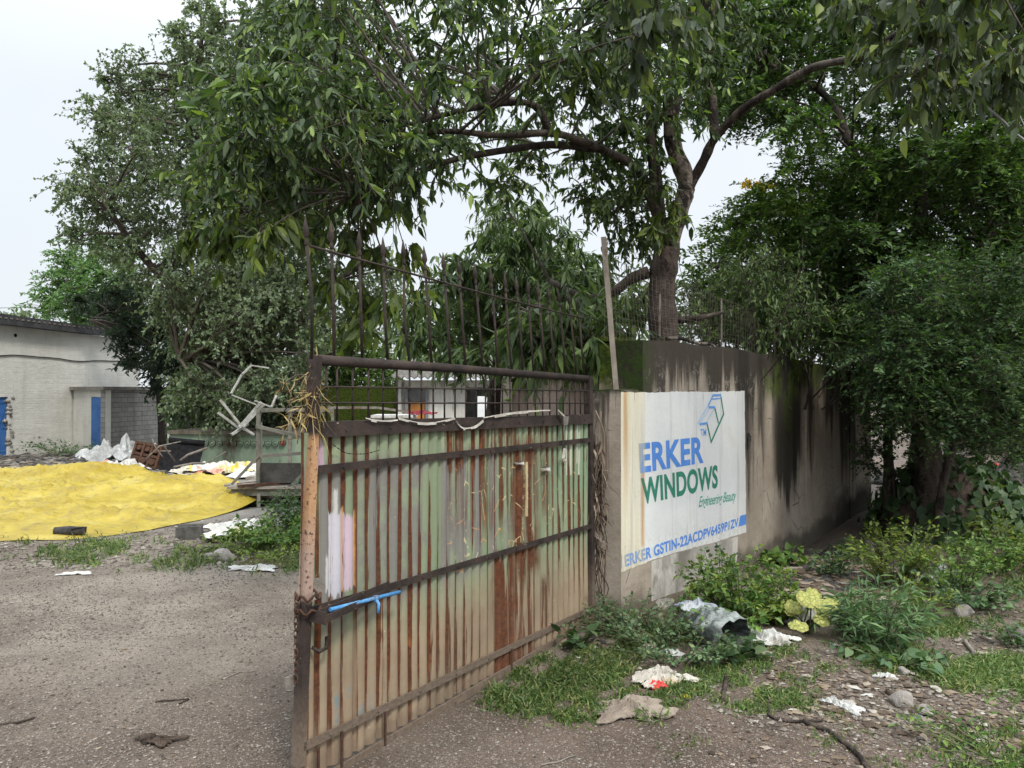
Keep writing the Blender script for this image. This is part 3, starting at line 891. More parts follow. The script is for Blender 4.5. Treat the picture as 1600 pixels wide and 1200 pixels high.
# corrugated sheet
bx = lambda x0, y0, x1, y1: (gp(x0, y0)[0], gp(x1, y1)[0], min(gp(x0, y0)[2], gp(x1, y1)[2]), max(gp(x0, y0)[2], gp(x1, y1)[2]))
PITCHC = .0745
def sheet_mat():
    m = Mat('rusty_green_sheet')
    p = m.obj(); x, y, z = m.sep(p)
    n = m.noise(p, 4.2, 6, .65); nf = m.noise(p, 40, 6, .75)
    # one random value per corrugation
    rib = m.math('FLOOR', m.math('DIVIDE', m.addm(x, .02), PITCHC))
    wn_ = m.n('TexWhiteNoise', noise_dimensions='1D'); m.put(wn_.inputs['W'], rib)
    r1_ = wn_.outputs['Value']
    run = m.noise(m.scale(p, (26, 26, .9)), 1.0, 6, .68)
    run2 = m.noise(m.scale(p, (9, 9, .55)), 1.0, 5, .6)
    c = m.mix(m.ss(m.addm(r1_, m.mul(n, .6)), .35, 1.1), (.20, .245, .155), (.26, .31, .20))
    gr = m.ss(m.addm(m.mul(r1_, .5), n), .62, .85)
    zone = m.mul(m.ss(z, 1.34, 1.26), m.ss(m.addm(z, m.mul(m.sub(n, .5), .3)), .52, .74), m.ss(x, 2.0, 1.55))
    c = m.mix(m.mul(gr, zone, .9), c, (.185, .175, .168))
    c = m.mix(m.mul(m.ss(nf, .55, .75), .35), c, (.30, .33, .25))
    # teal at the hinge side
    c = m.mix(m.mul(m.ss(x, 1.85, 2.3), m.ss(z, .85, .98), .5), c, (.17, .29, .185))
    # mud splashed up the bottom
    mz = m.addm(z, m.addm(m.mul(m.sub(n, .5), .28), m.mul(x, .03)))
    mud = m.ss(mz, .78, .38)
    c = m.mix(m.mul(mud, .92), c, m.mix(m.ss(n, .3, .7), (.265, .19, .13), (.33, .25, .175)))
    c = m.mix(m.mul(m.ss(mz, .17, .08), .8), c, (.19, .14, .10))
    # rust: valleys, runs from the straps and two large eaten patches
    val = m.ss(y, .0045, .0095)
    wet = m.addm(m.mul(m.ss(m.addm(y, m.mul(m.sub(run, .5), .055)), .0035, .0070), m.ss(m.addm(run2, m.mul(r1_, .35)), .38, .60)), m.mul(m.ss(run, .60, .67), m.ss(m.addm(n, m.mul(r1_, .3)), .5, .7)))
    dist = m.addm(m.mul(m.sub(run, .5), 1.6), m.mul(m.sub(n, .5), .8))
    def patch(x0, y0, x1, y1, e=.07):
        a, b_, c_, d_ = bx(x0, y0, x1, y1)
        k = m.math('MULTIPLY_ADD', dist, .10, x)
        kz = m.math('MULTIPLY_ADD', dist, .22, z)
        return m.rect(k, kz, a, b_, c_, d_, e)
    big = m.mx(m.mul(patch(768, 868, 803, 1065, .04), m.ss(m.addm(run, m.mul(run2, .5)), .58, .68)), m.mul(patch(800, 690, 838, 900, .05), m.ss(run2, .36, .48)))
    big = m.mx(big, m.mul(patch(803, 850, 836, 1060, .04), m.ss(run, .42, .52)))
    big = m.mx(big, m.mul(patch(600, 1010, 760, 1100, .05), m.ss(run, .56, .62)))
    big = m.mx(big, m.mul(patch(690, 662, 800, 720, .04), m.ss(run, .44, .54)))
    big = m.mx(big, m.mul(patch(845, 900, 856, 975, .03), m.ss(run, .40, .5)))
    upper = m.mul(m.ss(x, .75, 1.5), m.ss(x, 2.25, 1.9), m.ss(z, .75, .95), m.ss(run, .46, .56))
    rust = m.mx(m.mx(wet, big), m.mul(upper, .95))
    rust = m.mul(rust, m.ss(m.addm(mz, m.mul(run, .5)), .28, .52), m.ss(x, -.02, .05))
    rust = m.mx(rust, m.mul(big, .95))
    rc = m.mix(m.ss(nf, .3, .7), (.062, .023, .013), (.145, .050, .021))
    rc = m.mix(m.mul(m.ss(run, .58, .64), m.ss(n, .5, .6), .7), rc, (.30, .12, .04))
    c = m.mix(m.math('MINIMUM', rust, 1.0), c, rc)
    # peeled bills: thin pale outlines
    a, b_, c_, d_ = bx(700, 735, 905, 830)
    ed = m.voro(m.scale(p, (1, 1, .7)), 7.5, 'Distance', 'DISTANCE_TO_EDGE')
    ol = m.mul(m.ss(ed, .017, .007), m.ss(m.noise(p, 13, 3, .6), .50, .56), m.rect(x, z, a, b_, c_, d_, .03))
    c = m.mix(m.mul(ol, .85), c, m.mix(m.ss(n, .45, .55), (.55, .50, .30), (.50, .27, .12)))
    sp = m.mul(m.ss(m.noise(m.scale(p, (1.5, 1.5, .7)), 60, 3, .6), .70, .73), m.ss(n, .44, .6), .8)
    c = m.mix(sp, c, (.58, .53, .36))
    a, b_, c_, d_ = bx(818.5, 722, 822, 806)
    c = m.mix(m.mul(m.rect(m.math('MULTIPLY_ADD', m.sub(nf, .5), .05, x), z, a, b_, c_, d_, .006), m.ss(run2, .40, .5), .9), c, m.mix(m.ss(z, 1.15, 1.25), (.62, .52, .30), (.62, .28, .08)))
    for q in (870, 878, 884, 891, 900, 905):
        a, b_, c_, d_ = bx(q, 664, q + 1.5, 760 - (q % 7) * 9)
        c = m.mix(m.mul(m.rect(x, z, a, b_, c_, d_, .003), .8), c, (.58, .58, .48))
    # brushed white and pink paint
    nb = m.noise(m.scale(p, (60, 60, 3)), 1.0, 4, .7)
    for (x0, y0, x1, y1, col) in ((516, 800, 534, 928, (.50, .49, .54)), (538, 806, 553, 918, (.50, .40, .47)), (521, 765, 526, 800, (.48, .48, .46)), (507, 868, 514, 920, (.58, .58, .56)), (493, 686, 504, 733, (.50, .36, .44))):
        a, b_, c_, d_ = bx(x0, y0, x1, y1)
        kz = m.math('MULTIPLY_ADD', m.sub(nb, .5), .16, z); kx = m.math('MULTIPLY_ADD', m.sub(nf, .5), .012, x)
        c = m.mix(m.mul(m.rect(kx, kz, a, b_, c_, d_, .006), m.ss(nb, .30, .42)), c, col)
        if y0 == 800 or y0 == 806:
            c = m.mix(m.mul(m.rect(kx, kz, b_, b_ + .016, c_, d_, .006), m.ss(nb, .3, .45)), c, (.55, .30, .11))
    a, b_, c_, d_ = bx(515, 1075, 580, 1110)
    c = m.mix(m.mul(m.rect(x, m.math('MULTIPLY_ADD', dist, .05, z), a, b_, c_, d_, .03), m.ss(y, .004, -.004), m.ss(n, .45, .55), .7), c, (.13, .21, .24))
    c = m.mix(m.mul(m.ss(m.noise(p, 1.6, 4, .6), .45, .7), .25), c, (.10, .095, .07))
    h = m.addm(m.mul(nf, .5), m.mul(rust, .5))
    return m.done(m.bsdf(c, m.ss(rust, 0, 1, .55, .9), m.bump(h, .004), 0, .3))
zt = gp(500, 675)[2]
nx = int((SE - .02) / PITCHC * 12)
xs = np.linspace(.02, SE - .015, nx)
zs = np.linspace(.035, zt, 64)
XX, ZZ = np.meshgrid(xs, zs)
ph = ((XX + .02) / PITCHC) % 1.0
YY = np.where(ph < .62, -.009 * np.sin(np.pi * ph / .62) ** .6, .011 * np.sin(np.pi * (ph - .62) / .38) ** .8)
rw_ = np.random.default_rng(5)
YY = YY + .004 * np.sin(XX * 2.3 + ZZ * 1.7) + .003 * np.sin(XX * 7 + ZZ * 4.1)
ha = gp(493, 925)
mask = ~((((XX - ha[0]) / .036) ** 2 + ((ZZ - ha[2]) / .052) ** 2 < 1 + .35 * np.sin(9 * np.arctan2(ZZ - ha[2], XX - ha[0])))[:-1, :-1])
b = Mesh(); b.grid(np.stack([XX, YY, ZZ], -1), mask=mask)
b.build('corrugated_sheet', sheet_mat(), gate, local=True)

def strip(name, a, b_, h, th, y, mat=IRON, m=None, lip=0):
    k = Mesh()
    pa, pb = gp(*a), gp(*b_)
    pa[1] = pb[1] = y
    k.bar(pa, pb, th, h)
    if lip:
        k.bar(pa + np.array([0, lip / 2, h / 2 + .003]), pb + np.array([0, lip / 2, h / 2 + .003]), lip + th, .005)
    for i in range(9):                                        # bolt heads
        q = pa + (pb - pa) * (i + .5) / 9
        k.lathe(q + np.array([0, -th / 2 - .004, 0]), [(.008, 0), (.008, .005)], 6, (0, 1, 0))
    return k.build(name, mat, gate, local=True)
# posts
k = Mesh(); top, bot = gp(489, 560), gp(463, 1185)
k.bar(bot + [.008, -.022, -.03], top + [.008, -.022, .01], .038, .006, up=(0, 1, 0))
k.bar(bot + [-.008, .0, -.03], top + [-.008, .0, -.004], .006, .038, up=(0, 1, 0))
k.build('gate_post', IRON_O, gate, local=True)
k = Mesh(); k.bar(gp(924, 985) + [0, 0, 0], gp(919, 588), .05, .045, up=(0, 1, 0)); k.build('gate_post', IRON, gate, local=True)
k = Mesh(); k.tube([gp(487, 562), gp(700, 575), gp(921, 592)], .0225, 12); k.build('top_rail', IRON, gate, local=True)
strip('middle_rail', (494, 672), (921, 655), .058, .012, -.026, lip=.05)
strip('strap', (492, 733), (920, 687), .032, .006, -.022)
strip('strap', (480, 953), (921, 821), .032, .006, -.022)
strip('strap', (468, 1165), (924, 948), .035, .006, -.022)
strip('bottom_rail', (462, 1238), (924, 966), .042, .012, -.022)
for px, py0, py1 in ((489, 1165, 1215), (526, 1140, 1190), (594, 1110, 1165), (793, 1012, 1050), (886, 968, 995)):
    k = Mesh(); k.bar(gp(px, py0, -.03), gp(px, py1 + 6, -.03), .012, .006, up=(0, 1, 0)); k.build('brace', RUSTY, gate, local=True)
# grille above the sheet
def rail_y(px): return 562 + (px - 487) * 30 / 434
def mid_y(px): return 664 + (px - 494) * (-16) / 427
for px in (510, 526.5, 551, 575.5, 598.5, 620, 640, 658.5, 677, 694.5, 711, 728, 743.7, 758.6, 773.5, 785, 797, 811, 824, 836.5, 848, 859, 870, 880, 890, 898.6, 907, 914):
    k = Mesh(); k.tube([gp(px, mid_y(px)), gp(px, rail_y(px))], .0050, 6); k.build('grille_bar', IRON, gate, local=True)
for a, b_ in (((494, 604), (921, 611)), ((494, 629.5), (921, 630))):
    k = Mesh(); k.tube([gp(*a, -.009), gp(*b_, -.009)], .0048, 6); k.build('cross_rod', IRON, gate, local=True)
k = Mesh(); k.tube([gp(480, 385, -.016), gp(620, 423, -.016), gp(760, 461, -.016), gp(908, 498, -.016)], .0055, 6); k.build('cross_rod', IRON, gate, local=True)
sp_b = [(487, 560), (522, 563), (566, 566), (606, 569), (640, 572), (674.7, 574), (704, 576), (728, 578), (754, 580), (778, 582), (800, 584), (817, 585), (834, 586), (851, 587), (868, 588), (885, 589), (901, 590), (913, 591)]
sp_t = [(477, 338), (517, 345), (561, 358), (598, 370), (629.5, 374), (662, 384), (692, 394), (716, 402), (741, 410), (766, 417), (788, 425), (806, 431), (824, 436), (840, 441), (856, 446), (872, 451), (888, 456), (903, 462)]
for a, c in zip(sp_b, sp_t):
    k = Mesh(); lo, hi = gp(*a), gp(*c)
    d = unit(hi - lo); neck = hi - d * .10
    k.tube([lo, (lo + neck) / 2 + np.array([rng.normal(0, .004), rng.normal(0, .004), 0]), neck], .0068, 7)
    k.lathe(neck, [(.0068, -.02), (.0085, -.012), (.0085, .0), (.006, .006), (.006, .014), (.0135, .030), (.011, .050), (.0012, .10)], 8, d)
    k.build('spear', IRON, gate, local=True)
# sliding bolt with its guide, chain
blt = Mesh()
A_, B_ = gp(496, 952, -.10), gp(606, 934, -.10)
A_, B_ = gp(492, 948), gp(602, 921)
A_[1] = B_[1] = -.085
blt.tube([A_, B_], .0085, 10)
mid = A_ + (B_ - A_) * .62
blt.tube([mid - (B_ - A_) * .02, mid + (B_ - A_) * .04], .013, 10)
blt.tube([mid, mid + [0, -.02, -.02], mid + [-.004, -.022, -.06]], .0075, 8)
bo = blt.build('sliding_bolt', BLUE_PAINT, gate, local=True)
k = Mesh()
a_, c_ = gp(482, 950), gp(600, 915)
k.bar([a_[0] - .02, -.075, a_[2] - .015], [c_[0], -.028, c_[2]], .006, .045)
k.bar([a_[0] - .02, -.115, a_[2] - .022], [c_[0] - .06, -.062, c_[2] - .01], .006, .03)
k.bar([a_[0] - .02, -.118, a_[2] - .02], [a_[0] - .02, -.02, a_[2] - .02], .006, .05)
k.build('bolt_bracket', IRON, gate, local=True)
k = Mesh()
for i in range(13):
    c0 = gp(468, 938)
    ctr = np.array([c0[0] - .034, -.02 + .004 * (i % 2), c0[2] - .026 * i + .01])
    t = np.linspace(0, 2 * np.pi, 11)
    ax = np.array([1.0, 0, 0]) if i % 2 else np.array([0, 1.0, 0])
    k.tube(np.array([ctr + ax * .009 * math.cos(q) + np.array([0, 0, .018 * math.sin(q)]) for q in t]), .003, 5, cap=False)
for j in range(2):
    t = np.linspace(0, 2 * np.pi, 22)
    c0 = gp(478, 930 + 22 * j)
    k.tube(np.array([c0 + np.array([.048 * math.cos(q), -.012 + .05 * math.sin(q), .012 * math.sin(q * 6 + j)]) for q in t]), .006, 5, cap=False)
k.build('chain', RUSTY, gate, local=True)
k = Mesh(); h0 = gp(485, 1015, -.03)
k.tube([h0 + [-.02, 0, .02], h0 + [0, -.02, 0], h0 + [.04, -.02, .005], h0 + [.06, 0, .04]], .008, 7); k.build('hook', IRON, gate, local=True)
k = Mesh(); h0 = gp(453, 1066, 0); k.box(h0, (.05, .006, .05)); k.build('stop_plate', STEEL_OLD, gate, local=True)
# hinges
for py in (690, 900):
    k = Mesh(); q = gp(926, py); k.lathe(q + [0.012, 0, -.05], [(.016, 0), (.016, .1)], 8); k.build('hinge', IRON, gate, local=True)

# ------------------------------------------------------------------ crumpled sheets, rocks, strips
def crumple(center, sx, sy, h, rz, seed, mat, name, n=30, folds=9, ragged=.26, lay=True, parent=None, tilt=0.0):
    r = np.random.default_rng(seed)
    u, v = np.meshgrid(np.linspace(-1, 1, n), np.linspace(-1, 1, n))
    ang = np.arctan2(v, u); rad = np.maximum(np.abs(u), np.abs(v))
    edge = 1 + ragged * (np.sin(ang * 3 + r.random() * 6) + .6 * np.sin(ang * 7 + r.random() * 6) + .5 * np.sin(ang * 13 + r.random() * 6)) * .6
    x, y = u * edge, v * edge
    z = np.zeros_like(u)
    wu, wv = u + .22 * np.sin(v * 3.1 + r.random() * 6), v + .22 * np.sin(u * 3.7 + r.random() * 6)
    for k in range(folds):
        a, f = r.random() * np.pi, r.uniform(1.5, 8)
        z += (1 - np.abs(np.sin((wu * np.cos(a) + wv * np.sin(a)) * f + r.random() * 6))) ** (3 if k % 2 else 1) / f ** .6
    z += r.normal(0, .10, z.shape) * z.std()
    z = z - z.min(); z = z / z.max()
    z = z * h * (1.05 - .6 * rad ** 2) + .004
    x = x * sx / 2 * (1 - .12 * z / max(h, 1e-3)); y = y * sy / 2
    c, s = math.cos(rz), math.sin(rz)
    X, Y = center[0] + c * x - s * y, center[1] + s * x + c * y
    Z = center[2] + z + tilt * y
    if lay:
        Z = gz(X, Y) + z + center[2] - gz(center[0], center[1])
    m = Mesh(); m.grid(np.stack([X, Y, Z], -1), smooth=False); m.grid(np.stack([X, Y, Z - .004], -1)[:, ::-1], smooth=False)
    return m.build(name, mat, parent)

import bmesh
def ico(sub=2):
    bm = bmesh.new(); bmesh.ops.create_icosphere(bm, subdivisions=sub, radius=1)
    v = np.array([q.co for q in bm.verts]); f = np.array([[k.index for k in q.verts] for q in bm.faces]); bm.free()
    return v, f
ICO1, ICO2, ICO3 = ico(1), ico(2), ico(3)
def rock(M, c, s, r, base=ICO2, flat=.7, mi=0, smooth=False):
    v, f = base
    d = np.zeros(len(v))
    for k in range(7):
        a = unit(r.normal(size=3)); d += np.maximum(0, v @ a - r.uniform(.55, .8)) * -.9
    q = v * (1 + d[:, None]) * (np.array([1, r.uniform(.6, .95), r.uniform(.45, .8) * flat]) * s)
    R = np.array(Matrix.Rotation(r.random() * 6.28, 3, 'Z'))
    M.add(q @ R.T + np.array(c), f, mi, smooth)

def strips(M, A, n, L, W, rng, down=1.0, spread=.4, mi=0, seg=4, curl=.5):
    """n narrow ribbons starting at points A, drooping"""
    for i in range(n):
        a = A[rng.integers(0, len(A))] + rng.normal(0, .01, 3)
        d = unit(np.array([0, 0, -down]) + spread * rng.normal(size=3))
        l, w = L * rng.uniform(.5, 1.2), W * rng.uniform(.5, 1.3)
        side = unit(np.cross(d, rng.normal(size=3)))
        pts = []
        p = a.copy()
        for k in range(seg + 1):
            ww = w * (1 - (k / seg) ** 2 * .9) * (.4 if k == 0 else 1)
            pts += [p - side * ww / 2, p + side * ww / 2]
            d = unit(d + curl * .5 * rng.normal(size=3) + np.array([0, 0, -.15 * down]))
            side = unit(side + .25 * rng.normal(size=3)); p = p + d * l / seg
        M.add(pts, np.array([[2 * k, 2 * k + 1, 2 * k + 3, 2 * k + 2] for k in range(seg)]), mi, True)

# ------------------------------------------------------------------ things on and by the gate
m = Mesh()
A = np.array([GPL.world(*(gp(px, py, y))) for px, py, y in ((492, 600, -.02), (488, 625, -.03), (484, 640, -.02), (497, 610, -.03), (480, 650, 0), (492, 655, -.03), (490, 575, 0))])
strips(m, A, 30, .12, .009, np.random.default_rng(4), .5, .75, curl=.7)
sr = np.random.default_rng(8)
for q in range(5):
    a = A[q]; e = a + np.array([-.20 + .04 * q, -.05, -.03 - .03 * q]) * (.6 + .4 * sr.random())
    t = np.linspace(0, 1, 6)[:, None]; c = a * (1 - t) + e * t + np.array([0, 0, .05]) * np.sin(np.pi * t)
    m.tube(c, .0025, 4, 1)
    strips(m, c[1:], 16, .075, .007, sr, .35, .7, curl=.6)
strips(m, A, 20, .2, .004, sr, .9, .35, curl=.4)
tag(m.build('dried_creeper', [L_DRY, L_VINE]), 'straw yellow dried creeper hanging over the free top corner of the gate', 'creeper')
m = Mesh()
hv = lambda px, py, d=5.42: P(px, py, d)
sr = np.random.default_rng(9)
for k in range(14):
    x0 = sr.uniform(921, 944)
    pts = [hv(x0 + sr.uniform(-8, 8), y, 5.40 + sr.uniform(-.03, .03)) for y in np.linspace(sr.uniform(640, 740), sr.uniform(900, 990), 9)]
    m.tube(limb(np.array(pts), 3), sr.uniform(.003, .007), 5, 0)
A = np.array([hv(sr.uniform(922, 944), y, 5.37) for y in np.linspace(690, 850, 40)])
strips(m, A, 170, .15, .018, sr, 1.0, .3, curl=.5)
strips(m, A, 60, .30, .007, sr, 1.0, .2, curl=.4)
strips(m, np.array([hv(sr.uniform(925, 945), y, 5.36) for y in np.linspace(850, 975, 20)]), 40, .2, .006, sr, 1.0, .25)
tag(m.build('dead_vine', L_VINE), 'brown dead vine strips packed between the gate hinge and the wall end', 'vine')
def at_gate(px, py, y): return GPL.world(*gp(px, py, y))
m = Mesh(); c = [at_gate(px, py, y) for px, py, y in ((860, 640, -.06), (868, 650, -.07), (872, 664, -.05), (870, 700, -.05), (868, 716, -.05), (873, 740, -.045))]
for i, w in enumerate((.03, .05, .035, .012, .022)):
    s = np.array([GPL.u[0], GPL.u[1], 0]) * w
    n0 = (.03, .05, .035, .012, .022, .008)[i]; n1 = (.05, .035, .012, .022, .008)[i]
    s0_, s1_ = np.array([GPL.u[0], GPL.u[1], 0]) * n0, np.array([GPL.u[0], GPL.u[1], 0]) * n1
    k = .012 * GPL.nn * (-1) ** i
    m.add([c[i] - s0_ / 2, c[i] + s0_ / 2 + k, c[i + 1] + s1_ / 2 + k, c[i + 1] - s1_ / 2], [(0, 1, 2, 3)])
tag(m.build('torn_plastic', TAPE), 'torn strip of white plastic hanging over the gate near the hinge', 'plastic scrap')
m = Mesh(); sr = np.random.default_rng(12)
for (x0, y0, x1, y1, sag) in ((560, 652, 610, 655, 3), (612, 652, 700, 652, 8), (700, 652, 716, 668, 4), (716, 668, 745, 655, 4), (745, 652, 850, 640, -3)):
    t = np.linspace(0, 1, 7)
    for i in range(6):
        qa = [x0 + (x1 - x0) * t[i], y0 + (y1 - y0) * t[i] + sag * math.sin(t[i] * 3.14)]
        qb = [x0 + (x1 - x0) * t[i + 1], y0 + (y1 - y0) * t[i + 1] + sag * math.sin(t[i + 1] * 3.14)]
        w = sr.uniform(1.2, 4.5)
        m.add([at_gate(*qa, -.04), at_gate(*qb, -.042), at_gate(qb[0], qb[1] + w, -.046), at_gate(qa[0], qa[1] + w, -.044)], [(0, 1, 2, 3)])
tag(m.build('paper_streamer', TAPE), 'dirty paper streamer looped along the middle rail of the gate', 'streamer')
for (x0, y0, w, h, lab) in ((798, 719, 16, 7, 'leftmost curled bill scrap, largest, above the orange strip on the gate'), (840, 727, 15, 9, 'second curled bill scrap right of the orange strip on the gate'), (874, 713, 6, 9, 'smallest bill scrap stuck near the hinge side of the gate sheet')):
    m = Mesh()
    q = [(x0, y0 + h * .5), (x0 + w * .4, y0), (x0 + w, y0 + h * .3), (x0 + w * .8, y0 + h), (x0 + w * .2, y0 + h * .9)]
    m.add([at_gate(*p_, -.02 - .018 * (i % 2)) for i, p_ in enumerate(q)], [(0, 1, 2), (0, 2, 3), (0, 3, 4)])
    tag(m.build('bill_scrap', TAPE), lab, 'paper scrap', 'torn bills on the gate')
m = Mesh(); sr = np.random.default_rng(31)                      # hanging wire with dead vine beads
pts = [at_gate(px, py, -.03) for px, py in ((506, 689), (520, 700), (532, 707), (550, 709), (566, 708), (584, 703))]
m.tube(limb(np.array(pts), 4), .0012, 4)
for q in limb(np.array(pts), 3)[1:]:
    if sr.random() < .6: rock(m, q, .006, sr, ICO1)
tag(m.build('thorny_wire', BLACKR), 'thin black knotted wire drooping across the top left of the gate sheet', 'wire')

# rusty pole standing on the wall end, mesh fence on top of the wall
m = Mesh()
a, c = P(963, 612, 5.55), P(943, 370, 5.5)
m.bar(a, c, .038, .006, up=(0, 1, 0)); m.bar(a + [.016, .019, 0], c + [.016, .019, 0], .006, .037, up=(0, 1, 0))
POLE = simple('rust_streaked_paint', (.19, .165, .14), (.29, .26, .22), 6, .8, .004, c3=(.12, .048, .02), stretch=(2, 2, 1))
tag(m.build('iron_pole', POLE), 'leaning rust streaked angle iron pole on the end of the sign wall', 'pole')
fence = thing('wire_fence', 'sagging galvanised wire mesh fence standing along the top of the sign wall', 'fence', tuple(WPL.world(.3, .12, 1.98)), WPL.rz)
m = Mesh()
Lf, Hf = 4.3, .62
def fz(s): return Hf * (1 - .12 * np.sin(s * 1.6) - .55 * sstep(.9, 3.6, s))
def fy(s, h): return .05 * np.sin(s * 2.2 + 1) * (h / Hf) + .02 * np.sin(s * 5) + .12 * sstep(1, 4, s) * (h / Hf) ** 2
for s in np.arange(-.35, Lf, .055):
    hh = np.linspace(0, 1, 5) * fz(s); m.tube(np.stack([np.full(5, s) + .012 * np.sin(hh * 9 + s * 3), fy(s, hh), hh - .03 * s * 0.5], 1), .0013, 3, cap=False)
for h in np.arange(.02, 1.0, .085):
    ss_ = np.linspace(-.35, Lf, 40); z = h * fz(ss_); m.tube(np.stack([ss_, fy(ss_, z), z - .015 * ss_ + .006 * np.sin(ss_ * 7)], 1), .0013, 3, cap=False)
m.build('wire_mesh', WIRE, fence, local=True)
for s, h in ((.55, .42), (1.75, .5), (3.1, .45)):
    k = Mesh(); k.bar((s, .03, -.2), (s + .05, .05, h), .03, .004, up=(0, 1, 0)); k.build('fence_post', STEEL_OLD, fence, local=True)
m = Mesh(); q = [WPL.world(s, .03, z) for s, z in ((.75, 2.02), (1.0, 2.035), (1.3, 2.01), (1.55, 2.015), (1.75, 1.96))]
m.tube(limb(np.array(q), 4), np.linspace(.017, .011, 17), 7)
tag(m.build('dead_branch', BARK_PALE), 'bleached dead branch lying along the top of the sign wall', 'branch')
for pts, lab in (([(1150, -520, 6.6), (1385, -30, 5.6), (1440, 55, 5.4), (1500, 130, 5.2), (1560, 182, 5.0), (1640, 245, 4.8), (2100, 520, 3.9), (2900, 640, 3.0)], 'thick grey overhead cable crossing the upper right leaves'), ([(1300, -560, 6.8), (1480, -40, 5.9), (1520, 40, 5.7), (1560, 110, 5.5), (1600, 195, 5.3), (1650, 290, 5.1), (2000, 560, 4.4), (2900, 700, 3.2)], 'thin black overhead cable at the far upper right')):
    m = Mesh(); m.tube(limb(pts, 5), .0075 if 'thick' in lab else .004, 6)
    tag(m.build('overhead_cable', CABLE), lab, 'cable')

# ------------------------------------------------------------------ the yard on the left: building, lean-to, tank, cart, tarp
a, c = P(0, 612, 27.4), P(218, 612, 34.4)
BPL = Plane(a[:2], c[:2], -0.95)
bld = thing('whitewashed_shed', 'long whitewashed block shed with a dark sheet roof and blue door', 'building', tuple(BPL.o), BPL.rz)
def bp(px, py): return BPL.at(px, py)
Lb = bp(218, 600)[0]; x_l = -9.0
z0, z1 = bp(0, 508)[1], bp(218, 532)[1]
d0, d1 = bp(-2, 600)[0], bp(13, 600)[0]; dt = bp(12, 620)[1]; db = bp(12, 711)[1]
b = Mesh()
b.prism([(x_l, -.5), (d0, -.5), (d0, z0), (x_l, z0 + .1)], 0, .3, lambda q, k: (q[0], k, q[1]))
b.prism([(d0, dt), (d1, dt), (d1, z0), (d0, z0)], 0, .3, lambda q, k: (q[0], k, q[1]))
zb = bp(216, 562)[1]
b.prism([(d1, -.5), (Lb, -.5), (Lb, z1), (d1, z0)], 0, .3, lambda q, k: (q[0], k, q[1]))
b.prism([(Lb - .3, -.5), (Lb, -.5), (Lb, z1), (Lb - .3, z1)], .302, 8, lambda q, k: (q[0], k, q[1]))
b.build('wall', LIME, bld, local=True)
b = Mesh(); b.prism([(x_l, z0 + .11), (Lb + .25, z1 + .01), (Lb + .25, z1 + .30), (x_l, z0 + .55)], -.35, 8.2, lambda q, k: (q[0], k, q[1] + .10 * max(0, k)))
for s in np.arange(x_l, Lb, .24): b.box((s, -.36, z0 + .24 + (s - 0) / Lb * (z1 - z0)), (.10, .03, .05), mi=1)
b.build('roof', [ROOFD, STEEL_OLD], bld, local=True)
b = Mesh(); b.prism([(d0 + .02, db), (d1 - .02, db), (d1 - .02, dt - .02), (d0 + .02, dt - .02)], .06, .10, lambda q, k: (q[0], k, q[1]))
for z in (.15, 1.0, 1.9): b.box(((d0 + d1) / 2, .052, db + z), (d1 - d0 - .06, .014, .07))
b.bar((d0 + .04, .045, db + 1.05), (d1 - .04, .045, db + 1.85), .012, .05)
b.build('door', DOOR_BLUE, bld, local=True)
b = Mesh(); sr = np.random.default_rng(2)
for k in range(16): rock(b, (d1 + .10 + sr.normal(0, .10), .07, db + 2.2 * k / 16), .16, sr, ICO2, .9)
b.build('broken_jamb', simple('broken_masonry', (.16, .145, .125), (.34, .32, .29), 8, .95, .02), bld, local=True)
b = Mesh(); xs_ = np.linspace(x_l, Lb, 30); zz = bp(100, 561)[1]
b.tube(np.stack([xs_, np.full(30, -.03), zz + .05 * np.sin(xs_ * 1.3) + .02 * np.sin(xs_ * 3.1)], 1), .018, 5); b.build('wall_cable', BLACKR, bld, local=True)
b = Mesh(); q = bp(24, 524); b.lathe((q[0], -.012, q[1]), [(.07, 0), (.07, .01)], 10, (0, 1, 0)); b.build('hole_shade_disc', BLACKR, bld, local=True)  # flat black disc: the shade inside a small hole, put into the colour

# lean-to
pc, pl, pr = P(165, 612, 29.0), P(115, 612, 30.6), P(262, 612, 33.0)
gl = float(gz(pc[0], pc[1]))
lt = thing('brick_outhouse', 'small grey brick outhouse with a flat slab roof and narrow blue door', 'building', (pc[0], pc[1], gl), 0)
A2 = Plane(pl[:2], pc[:2], gl); B2 = Plane(pc[:2], pr[:2], gl)
top = 1.6 + (612 - 616) / F * 29.2 + .16 - gl
def on(pl_, s, y, z):
    w = pl_.world(s, y, z); return w
LA = float(np.linalg.norm(pc[:2] - pl[:2])); LB = float(np.linalg.norm(pr[:2] - pc[:2]))
da, dbb = A2.at(142.5, 640)[0], A2.at(160, 640)[0]; dtop = A2.at(150, 620)[1]
b = Mesh()
for poly in ([(0, -.4), (da, -.4), (da, top), (0, top)], [(da, dtop), (dbb, dtop), (dbb, top), (da, top)], [(dbb, -.4), (LA, -.4), (LA, top), (dbb, top)]):
    b.prism(poly, 0, .2, lambda q, k: on(A2, q[0], k, q[1]))
b.build('front_wall', LIME, lt)
b = Mesh(); b.prism([(.003, -.4), (LB, -.4), (LB, top), (.003, top)], .003, .2, lambda q, k: on(B2, q[0], k, q[1])); b.build('side_wall', BRICKG, lt)
b = Mesh(); cs = [A2.world(-.15, -.15, top), np.array([pc[0] + .05, pc[1] - .25, gl + top]), B2.world(LB, -.2, top), B2.world(LB, 2.5, top), A2.world(-.15, 3.5, top)]
b.add([q for q in cs] + [q + np.array([0, 0, .13]) for q in cs], [(4, 3, 2, 1, 0), (5, 6, 7, 8, 9)] + [(i, (i + 1) % 5, 5 + (i + 1) % 5, 5 + i) for i in range(5)])
b.build('slab_roof', SLABC, lt)
